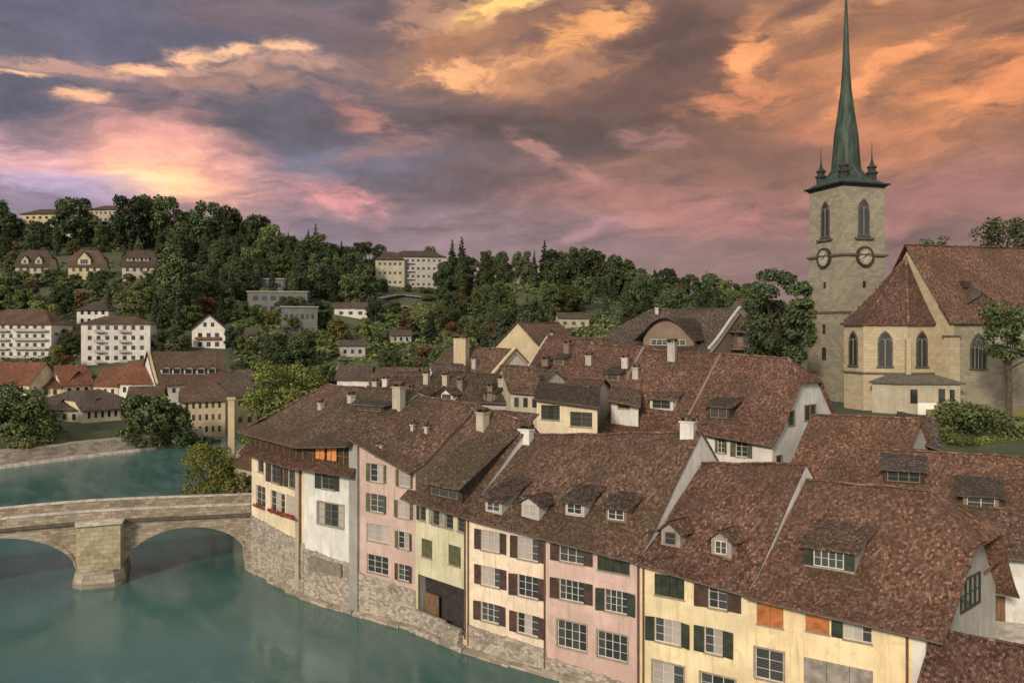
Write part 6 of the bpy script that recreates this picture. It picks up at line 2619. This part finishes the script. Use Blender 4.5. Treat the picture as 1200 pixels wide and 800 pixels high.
proto('broad_dark', 'broad', 20, 8.2, .8, 5600, 1.05, 'lf_dark', (1, 2, 3))
proto('broad_mid', 'broad', 17, 7.4, .7, 5200, .95, 'lf_mid', (4, 5, 6))
proto('broad_olive', 'broad', 14, 6.2, .6, 4200, .85, 'lf_olive', (7, 8))
proto('conifer', 'conifer', 24, 4.8, .8, 4600, .9, 'lf_conifer', (9, 10))
proto('column', 'column', 24, 3.4, .4, 3800, .85, 'lf_dark', (11,))
proto('shrub', 'bush', 5.5, 4.4, .3, 1700, .75, 'lf_mid', (12, 13))
proto('shrub_light', 'bush', 5.0, 4.0, .3, 1500, .7, 'lf_bright', (14,))
proto('rusty', 'broad', 13, 5.2, .6, 3200, .8, 'lf_copper', (15,))


def put_tree(key, x, y, z, h, label, group, name='tree', cat='tree', widen=1.0, var=0):
    cr, tk, h0 = PROTO[key][var % len(PROTO[key])]
    k = h / h0
    root = thing(name, (x, y, z), label, cat, group)
    root.scale = (k * widen, k * widen, k)
    root.rotation_euler = (0, 0, random.uniform(0, 6.28))
    a = bpy.data.objects.new('crown', cr)
    b = bpy.data.objects.new('trunk', tk)
    for o in (a, b):
        COL.objects.link(o)
        o.parent = root
    return root


# near trees with their own finer crowns
def fine_tree(name, label, px, ytop, ybase, Y, kind, r, n, leaf, mat, cat='tree', seed=31, z0k=.12, zoff=0.0, wide=1.0):
    zb = CAMZ - (ybase - HY) / FPX * Y
    zt = CAMZ - (ytop - HY) / FPX * Y
    h = zt - zb
    x = (px - CX) / FPX * Y
    root = thing(name, (x, Y, zb), label, cat)
    a = bpy.data.objects.new('crown', crown_mesh('crown', seed, h, r, h * z0k, kind, n, leaf, mat))
    b = bpy.data.objects.new('trunk', trunk_mesh('trunk', seed, h, r, h * z0k, kind))
    for o in (a, b):
        COL.objects.link(o)
        o.parent = root
        o.scale = (wide, 1, 1)
    return root


fine_tree('lime_tree', 'large bright green tree beside the cream house at the bridge end', 338, 424, 560, 128, 'broad', 7.8, 17000, .42, 'lf_bright', seed=41, z0k=.06)
fine_tree('willow_tree', 'round yellow-green willow bush leaning over the water behind the bridge', 250, 520, 588, 112, 'broad', 4.3, 11000, .28, 'lf_willow', 'willow', seed=42, z0k=.02)
fine_tree('shrub', 'olive shrub between the willow and the cream house', 284, 548, 586, 108, 'bush', 2.6, 2200, .34, 'lf_olive', 'shrub', seed=43)
fine_tree('tree', 'dark leafy tree left of the church tower, the largest in the old town', 904, 312, 440, 113, 'broad', 4.4, 13000, .42, 'lf_dark', seed=44, z0k=.06)
fine_tree('tree', 'dark green tree tucked against the left side of the church tower', 936, 324, 430, 128, 'broad', 3.0, 7000, .45, 'lf_dark', seed=45, z0k=.06)
fine_tree('small_tree', 'thin trunked young tree in front of the church nave at the right edge', 1182, 357, 474, 95, 'broad', 3.5, 5200, .34, 'lf_mid', seed=46, z0k=.46)
fine_tree('laurel_bush', 'big rounded dark bush below the gothic church window', 1148, 452, 520, 91, 'bush', 4.6, 7000, .32, 'lf_dark', 'bush', seed=47, wide=1.0)
fine_tree('laurel_bush', 'smaller dark bush at the right edge beside the big rounded bush', 1196, 474, 522, 90, 'bush', 2.6, 2600, .32, 'lf_dark', 'bush', seed=48)
fine_tree('shrub', 'low yellow-green shrub at the left foot of the big rounded bush', 1108, 496, 522, 89.5, 'bush', 1.6, 1200, .26, 'lf_bright', 'shrub', seed=49)
for k, px in enumerate((1120, 1136, 1152, 1168, 1184, 1202)):
    fine_tree('low_shrub', 'clipped yellow-green shrub on the terrace edge, %s from the left' % ('first', 'second', 'third', 'fourth', 'fifth', 'sixth')[k], px, 507 + (k % 2) * 2, 525, 87.2, 'bush', 1.05, 700, .2, 'lf_bright', 'shrub', seed=60 + k)
fine_tree('tree', 'dark treetop peeping over the church nave ridge at the right edge', 1178, 255, 330, 190, 'broad', 7.0, 4200, .6, 'lf_dark', seed=52, z0k=.06)
fine_tree('tree', 'small dark treetop peeping over the church nave near its gable', 1094, 274, 330, 190, 'broad', 4.0, 2400, .5, 'lf_dark', seed=53, z0k=.06)
fine_tree('riverside_tree', 'dark bushy tree at the left edge above the embankment', 20, 455, 528, 176, 'broad', 8.0, 6000, .7, 'lf_dark', seed=54, z0k=.04)
fine_tree('riverside_tree', 'dark tall tree at the left edge behind the embankment, taller than its neighbour', -8, 452, 528, 182, 'broad', 8.0, 7000, .7, 'lf_dark', seed=71, z0k=.04)
fine_tree('riverside_tree', 'dark round tree between the left-edge tree and the mid green bushy tree', 40, 470, 529, 174, 'broad', 4.6, 4600, .6, 'lf_mid', seed=72, z0k=.04)
fine_tree('shrub', 'olive shrubs leaning over the embankment at the left', 24, 502, 531, 170, 'bush', 5.0, 2600, .55, 'lf_olive', 'shrub', seed=73)
fine_tree('riverside_tree', 'mid green bushy tree in front of the low grey-brown roof', 66, 488, 530, 180, 'bush', 4.2, 2600, .6, 'lf_mid', seed=55)
fine_tree('riverside_tree', 'rounded green tree at the water right of the cream riverside house', 174, 462, 530, 188, 'broad', 6.4, 6500, .7, 'lf_mid', seed=56, z0k=.03)
fine_tree('riverside_tree', 'dark green tree at the water beside the rounded green tree', 202, 470, 530, 192, 'broad', 5.4, 4200, .7, 'lf_dark', seed=57, z0k=.03)
fine_tree('shrub', 'grey-green shrub at the water below the tan walled house', 238, 505, 530, 197, 'bush', 5.0, 2400, .6, 'lf_mid', 'shrub', seed=58)
fine_tree('shrub', 'olive shrub climbing the cream riverside house wall', 84, 498, 525, 187, 'bush', 2.4, 1800, .5, 'lf_bright', 'shrub', seed=59)

# ------------------------------------------------------------------ the wooded hill, tree by tree
BLD = [  # photo rectangles of far buildings that trees must leave free: x0, y0, x1, y1, distance
    (95, 368, 180, 425, 292), (-5, 362, 62, 420, 300), (224, 368, 268, 410, 300), (88, 352, 128, 382, 330), (16, 290, 58, 332, 385), (78, 290, 117, 332, 385), (142, 292, 182, 332, 385),
    (22, 244, 140, 276, 492), (440, 288, 524, 338, 490), (562, 304, 636, 330, 505), (272, 325, 362, 366, 405), (330, 358, 374, 386, 380), (392, 353, 432, 372, 330), (450, 340, 500, 356, 430),
    (352, 360, 373, 380, 345), (458, 386, 482, 402, 330), (268, 386, 302, 404, 320), (398, 398, 428, 418, 290), (655, 366, 690, 382, 300)]
MARKS = [('the hilltop cream building', 80, 258), ('the first hillside villa', 37, 312), ('the middle hillside villa', 97, 312), ('the villa by the poplar', 162, 314), ('the white apartment block', 135, 400),
         ('the left-edge apartment block', 28, 392), ('the white chalet', 245, 388), ('the upper grey terrace', 303, 338), ('the lowest grey terrace', 350, 375), ('the pale hilltop block', 482, 312),
         ('the tan hilltop building', 615, 320), ('the pale pavilion roof', 411, 362), ('the dark-tree shed', 470, 396), ('the arched gable house', 775, 380), ('the small pale house', 672, 376),
         ('the big bright green tree', 338, 440), ('the tan gable', 610, 400), ('the dark church-side tree', 905, 330)]
ORD = ['nearest', 'second', 'third', 'fourth', 'fifth', 'sixth', 'seventh', 'eighth', 'ninth', 'tenth', 'eleventh', 'twelfth', 'thirteenth', 'fourteenth', 'fifteenth', 'sixteenth', 'seventeenth', 'eighteenth']
KINDNAME = {'broad_dark': ('broadleaf_tree', 'broad dark tree'), 'broad_mid': ('broadleaf_tree', 'broad mid-green tree'), 'broad_olive': ('broadleaf_tree', 'small olive tree'),
            'conifer': ('conifer', 'spiky dark conifer'), 'column': ('poplar_tree', 'slim columnar tree'), 'shrub': ('shrub', 'low green shrub'), 'shrub_light': ('shrub', 'bright green shrub'),
            'rusty': ('broadleaf_tree', 'rusty-leaved tree')}
todo = []          # key, px, ytop, x, y, z, h, widen


def plan(key, px, ytop, Y, h=None, widen=1.0):
    x = (px - CX) / FPX * Y
    z = hill_z(x, Y) - .4
    zt = CAMZ - (ytop - HY) / FPX * Y
    if h is None:
        h = max(5, zt - z)
    else:
        ytop = HY - (z + h - CAMZ) / Y * FPX
    todo.append([key, px, ytop, x, Y, z, h, widen])


# the skyline, read off the photograph
for (key, px, yt, Y, wd) in (('broad_dark', -8, 232, 470, .8), ('broad_dark', 88, 231, 480, .9), ('broad_dark', 40, 258, 470, .8), ('broad_dark', 152, 229, 470, .8), ('broad_dark', 176, 230, 485, .75),
                             ('broad_dark', 196, 229, 475, .75), ('broad_dark', 60, 256, 470, .6), ('broad_dark', 118, 262, 470, .6), ('broad_dark', 222, 246, 480, .8), ('broad_dark', 246, 236, 470, .85), ('broad_dark', 266, 241, 490, .8), ('broad_dark', 300, 251, 480, .85),
                             ('broad_mid', 318, 262, 470, .8), ('broad_dark', 284, 256, 500, .8), ('broad_dark', 340, 276, 480, .9), ('conifer', 370, 262, 470, 1.1), ('broad_dark', 358, 281, 470, .9),
                             ('broad_dark', 385, 284, 470, .9), ('broad_dark', 405, 288, 480, .9), ('broad_dark', 428, 283, 490, 1.0), ('broad_dark', 415, 296, 460, .9), ('broad_dark', 445, 286, 520, .7), ('broad_dark', 503, 288, 528, .6),
                             ('conifer', 530, 281, 480, 1.2), ('conifer', 541, 277, 475, 1.2), ('broad_dark', 522, 306, 460, .8), ('broad_dark', 548, 300, 465, .8), ('broad_mid', 560, 316, 470, .8),
                             ('broad_dark', 571, 293, 515, .6), ('broad_dark', 589, 294, 515, .6), ('broad_dark', 612, 294, 520, .7), ('conifer', 626, 292, 500, .8), ('conifer', 638, 281, 490, 1.1), ('broad_dark', 652, 293, 495, .8),
                             ('broad_dark', 676, 289, 490, .8), ('conifer', 670, 288, 480, .9), ('broad_dark', 692, 292, 480, .85), ('broad_dark', 712, 297, 480, .85), ('broad_dark', 728, 303, 485, .9), ('broad_dark', 745, 314, 480, .8),
                             ('column', 756, 316, 470, 1.1), ('column', 768, 317, 480, 1.2), ('broad_dark', 782, 314, 480, .8), ('broad_dark', 797, 325, 490, .8), ('broad_mid', 812, 321, 480, .9), ('broad_dark', 832, 320, 480, .9),
                             ('broad_mid', 850, 328, 470, .9), ('broad_dark', 868, 332, 480, .9), ('broad_dark', 205, 268, 440, .8), ('column', 205, 280, 392, 1.1), ('column', 214, 288, 398, 1.0), ('column', 198, 291, 388, .9), ('broad_dark', 884, 330, 490, .9),
                             ('broad_dark', 1010, 345, 480, 1), ('broad_dark', 960, 345, 480, 1)):
    plan(key, px, yt, Y, None, wd)
for px, yt, yb, wd in ((200, 280, 372, 1.0), (209, 284, 374, .9), (194, 292, 370, .9), (66, 262, 300, 1), (540, 300, 352, 1.0)):
    plan('column', px, yt, ground_at(px, yb), None, wd)
rt = random.Random(23)


DC = {}


def D2(D, x0, x1, y1):
    k = (x0, y1)
    if k not in DC:
        DC[k] = ground_at((x0 + x1) / 2, y1)
    return DC[k]


def free(px, yt, yb, Y, half):
    for (x0, y0, x1, y1, D) in BLD:
        if Y < D2(D, x0, x1, y1) + 4 and px + half * .8 > x0 and px - half * .8 < x1 and yt < y1 - 3 and yb > y0:
            return False
        if abs(Y - D2(D, x0, x1, y1)) < 12 and px + half > x0 - 2 and px - half < x1 + 2:
            return False
    return True


placed = []
tries = 0
while len(todo) < 430 and tries < 30000:
    tries += 1
    Y = 268 + (rt.random() ** .9) * 232
    px = rt.uniform(-15, 905) if rt.random() < .25 else rt.uniform(-15, 660)
    if px > 700 and Y < 330:
        continue
    x = (px - CX) / FPX * Y
    z = hill_z(x, Y)
    meadow = 40 < px < 200 and 395 < Y < 470           # the open lawn behind the villas
    key = rt.choice(['broad_dark', 'broad_dark', 'broad_mid', 'broad_mid', 'broad_olive', 'conifer', 'column', 'conifer', 'shrub', 'shrub_light', 'broad_mid', 'rusty'])
    if px > 640 or (330 < px < 450 and Y > 400) or (200 < px < 290 and Y > 400):
        key = rt.choice(['broad_dark', 'broad_dark', 'conifer', 'conifer', 'broad_mid', 'column'])
    h = {'broad_dark': rt.uniform(11, 19), 'broad_mid': rt.uniform(9, 16), 'broad_olive': rt.uniform(6, 10), 'conifer': rt.uniform(12, 20), 'column': rt.uniform(12, 20), 'shrub': rt.uniform(3.5, 5.5), 'shrub_light': rt.uniform(3, 5), 'rusty': rt.uniform(7, 10)}[key]
    if meadow and rt.random() < .9:
        continue
    yt = HY - (z + h - CAMZ) / Y * FPX
    yb = HY - (z - CAMZ) / Y * FPX
    half = h * .42 / Y * FPX * (.5 if key == 'conifer' else 1)
    if not free(px, yt, yb, Y, half):
        continue
    if any(abs(px - q[0]) < 7 and abs(Y - q[1]) < 10 for q in placed):
        continue
    placed.append((px, Y))
    plan(key, px, 0, Y, h, rt.uniform(.85, 1.15))
# trees half hiding the villas and the blocks
for (key, px, yb, h) in (('broad_mid', 26, 333, 7), ('broad_dark', 46, 334, 6), ('broad_olive', 88, 334, 6), ('broad_mid', 110, 334, 7), ('broad_dark', 150, 334, 6), ('broad_mid', 172, 335, 7), ('broad_dark', 280, 352, 9), ('broad_mid', 312, 354, 7), ('broad_dark', 334, 370, 9), ('broad_mid', 352, 366, 8), ('broad_mid', 14, 336, 8), ('broad_olive', 36, 338, 6), ('broad_dark', 60, 336, 9), ('broad_mid', 76, 340, 7), ('shrub', 96, 338, 5), ('broad_dark', 120, 338, 9), ('broad_mid', 138, 342, 7), ('shrub_light', 160, 338, 5),
                         ('broad_dark', 184, 338, 9), ('broad_mid', 70, 352, 8), ('broad_dark', 110, 350, 8), ('broad_olive', 150, 354, 7), ('broad_mid', 30, 356, 8), ('broad_mid', 176, 360, 9), ('broad_dark', 8, 352, 9),
                         ('broad_mid', 72, 412, 9), ('broad_dark', 84, 416, 8), ('broad_olive', 66, 422, 6), ('broad_dark', 190, 416, 9), ('broad_mid', 200, 408, 9), ('broad_mid', 212, 412, 7), ('broad_dark', 276, 410, 9), ('broad_mid', 290, 416, 8),
                         ('broad_dark', 282, 376, 9), ('broad_mid', 300, 378, 8), ('broad_olive', 318, 380, 7), ('broad_dark', 262, 362, 10), ('broad_mid', 340, 390, 8), ('shrub', 360, 398, 5), ('broad_mid', 380, 384, 8), ('broad_dark', 440, 378, 10), ('broad_mid', 462, 372, 8),
                         ('broad_olive', 490, 378, 8), ('broad_mid', 430, 344, 8), ('broad_dark', 448, 342, 8), ('shrub', 500, 344, 5), ('broad_olive', 478, 342, 5), ('broad_mid', 516, 350, 8), ('broad_dark', 18, 278, 12), ('broad_mid', 52, 280, 10), ('broad_mid', 104, 280, 10), ('broad_dark', 128, 282, 12)):
    Y = ground_at(px, yb)
    plan(key, px, 0, Y, h, 1.05)
# shrubs and trees between the far shore houses
for (key, px, Y, h) in (('broad_mid', 5, 250, 9), ('broad_mid', 70, 252, 8), ('broad_dark', 85, 262, 9), ('broad_olive', 110, 262, 7), ('broad_dark', 188, 262, 9), ('broad_mid', 200, 268, 9), ('broad_mid', 300, 258, 9), ('broad_mid', 318, 264, 9),
                        ('broad_dark', 280, 266, 9), ('broad_mid', 340, 258, 8), ('broad_olive', 368, 250, 8), ('broad_mid', 385, 262, 9), ('broad_mid', 420, 255, 8), ('broad_dark', 445, 262, 9), ('broad_mid', 470, 258, 9), ('broad_olive', 490, 250, 8),
                        ('broad_mid', 505, 262, 10), ('broad_dark', 525, 258, 10), ('broad_mid', 30, 262, 9), ('broad_dark', 60, 270, 9), ('broad_mid', 225, 262, 6), ('broad_olive', 248, 266, 6)):
    plan(key, px, 0, Y, h, 1.0)

# describe each tree by the landmark it stands next to, then copy the kind's crown and trunk for it
bykey = {}
for t in todo:
    key, px, yt, x, Y, z, h, wd = t
    yc = (yt + HY - (z - CAMZ) / Y * FPX) / 2
    mk = min(MARKS, key=lambda m: (m[1] - px) ** 2 + ((m[2] - yc) * 1.3) ** 2)
    dx, dy = px - mk[1], yc - mk[2]
    rel = ('right of' if dx > 0 else 'left of') if abs(dx) > abs(dy) * .8 else ('downhill of' if dy > 0 else 'uphill of')
    sky = 'on the skyline' if t in todo[:62] and yt < 330 else ''
    kk = (KINDNAME[key][1], rel, mk[0])
    bykey.setdefault(kk, []).append((dx * dx + dy * dy, t))
for (kn, rel, mk), lst in bykey.items():
    lst.sort(key=lambda q: q[0])
    for i, (_, t) in enumerate(lst):
        key, px, yt, x, Y, z, h, wd = t
        nm = KINDNAME[key][0]
        lab = ('%s %s %s %s' % (kn, 'standing', rel, mk)) if len(lst) == 1 else ('%s %s %s %s, counted outward' % (ORD[min(i, 17)], kn, rel, mk))
        put_tree(key, x, Y, z, h, lab, 'trees and shrubs on the wooded hill', nm, 'shrub' if nm == 'shrub' else 'tree', wd, var=int(px * 7 + Y))

# rough undergrowth between the trees: weeds, hedges and brambles nobody could count
def undergrowth():
    rnd = random.Random(99)
    verts, faces = [], []
    for c in range(9000):
        Y = 262 + rnd.random() * 245
        px = rnd.uniform(-60, 900)
        x = (px - CX) / FPX * Y
        pv = V((x * .02, Y * .02, 0))
        if noise.noise(pv) < -.12 or (40 < px < 200 and 410 < Y < 470 and rnd.random() < .85):
            continue
        yb = HY - (hill_z(x, Y) - CAMZ) / Y * FPX
        if any(x0 - 3 < px < x1 + 3 and y0 < yb < y1 + 1 for (x0, y0, x1, y1, D) in BLD):
            continue
        z = hill_z(x, Y)
        R0 = rnd.uniform(.8, 2.6)
        for k in range(int(7 * R0)):
            p = V((x + rnd.gauss(0, R0 * .7), Y + rnd.gauss(0, R0 * .7), z + abs(rnd.gauss(0, R0 * .35))))
            nn = V((rnd.gauss(0, .6), rnd.gauss(0, .6), 1)).normalized()
            t = nn.orthogonal().normalized()
            b = nn.cross(t)
            s = rnd.uniform(.4, 1.1)
            i = len(verts)
            verts.extend([p - t * s, p + b * s * .7 + UP * s * .2, p + t * s, p - b * s * .7])
            faces.append((i, i + 1, i + 2, i + 3))
    me = bpy.data.meshes.new('undergrowth')
    me.from_pydata(verts, [], faces)
    me.materials.append(M['lf_mid'])
    o = bpy.data.objects.new('undergrowth', me)
    COL.objects.link(o)
    tag(o, 'rough green undergrowth covering the slope between the trees', 'undergrowth', None, 'stuff')


undergrowth()
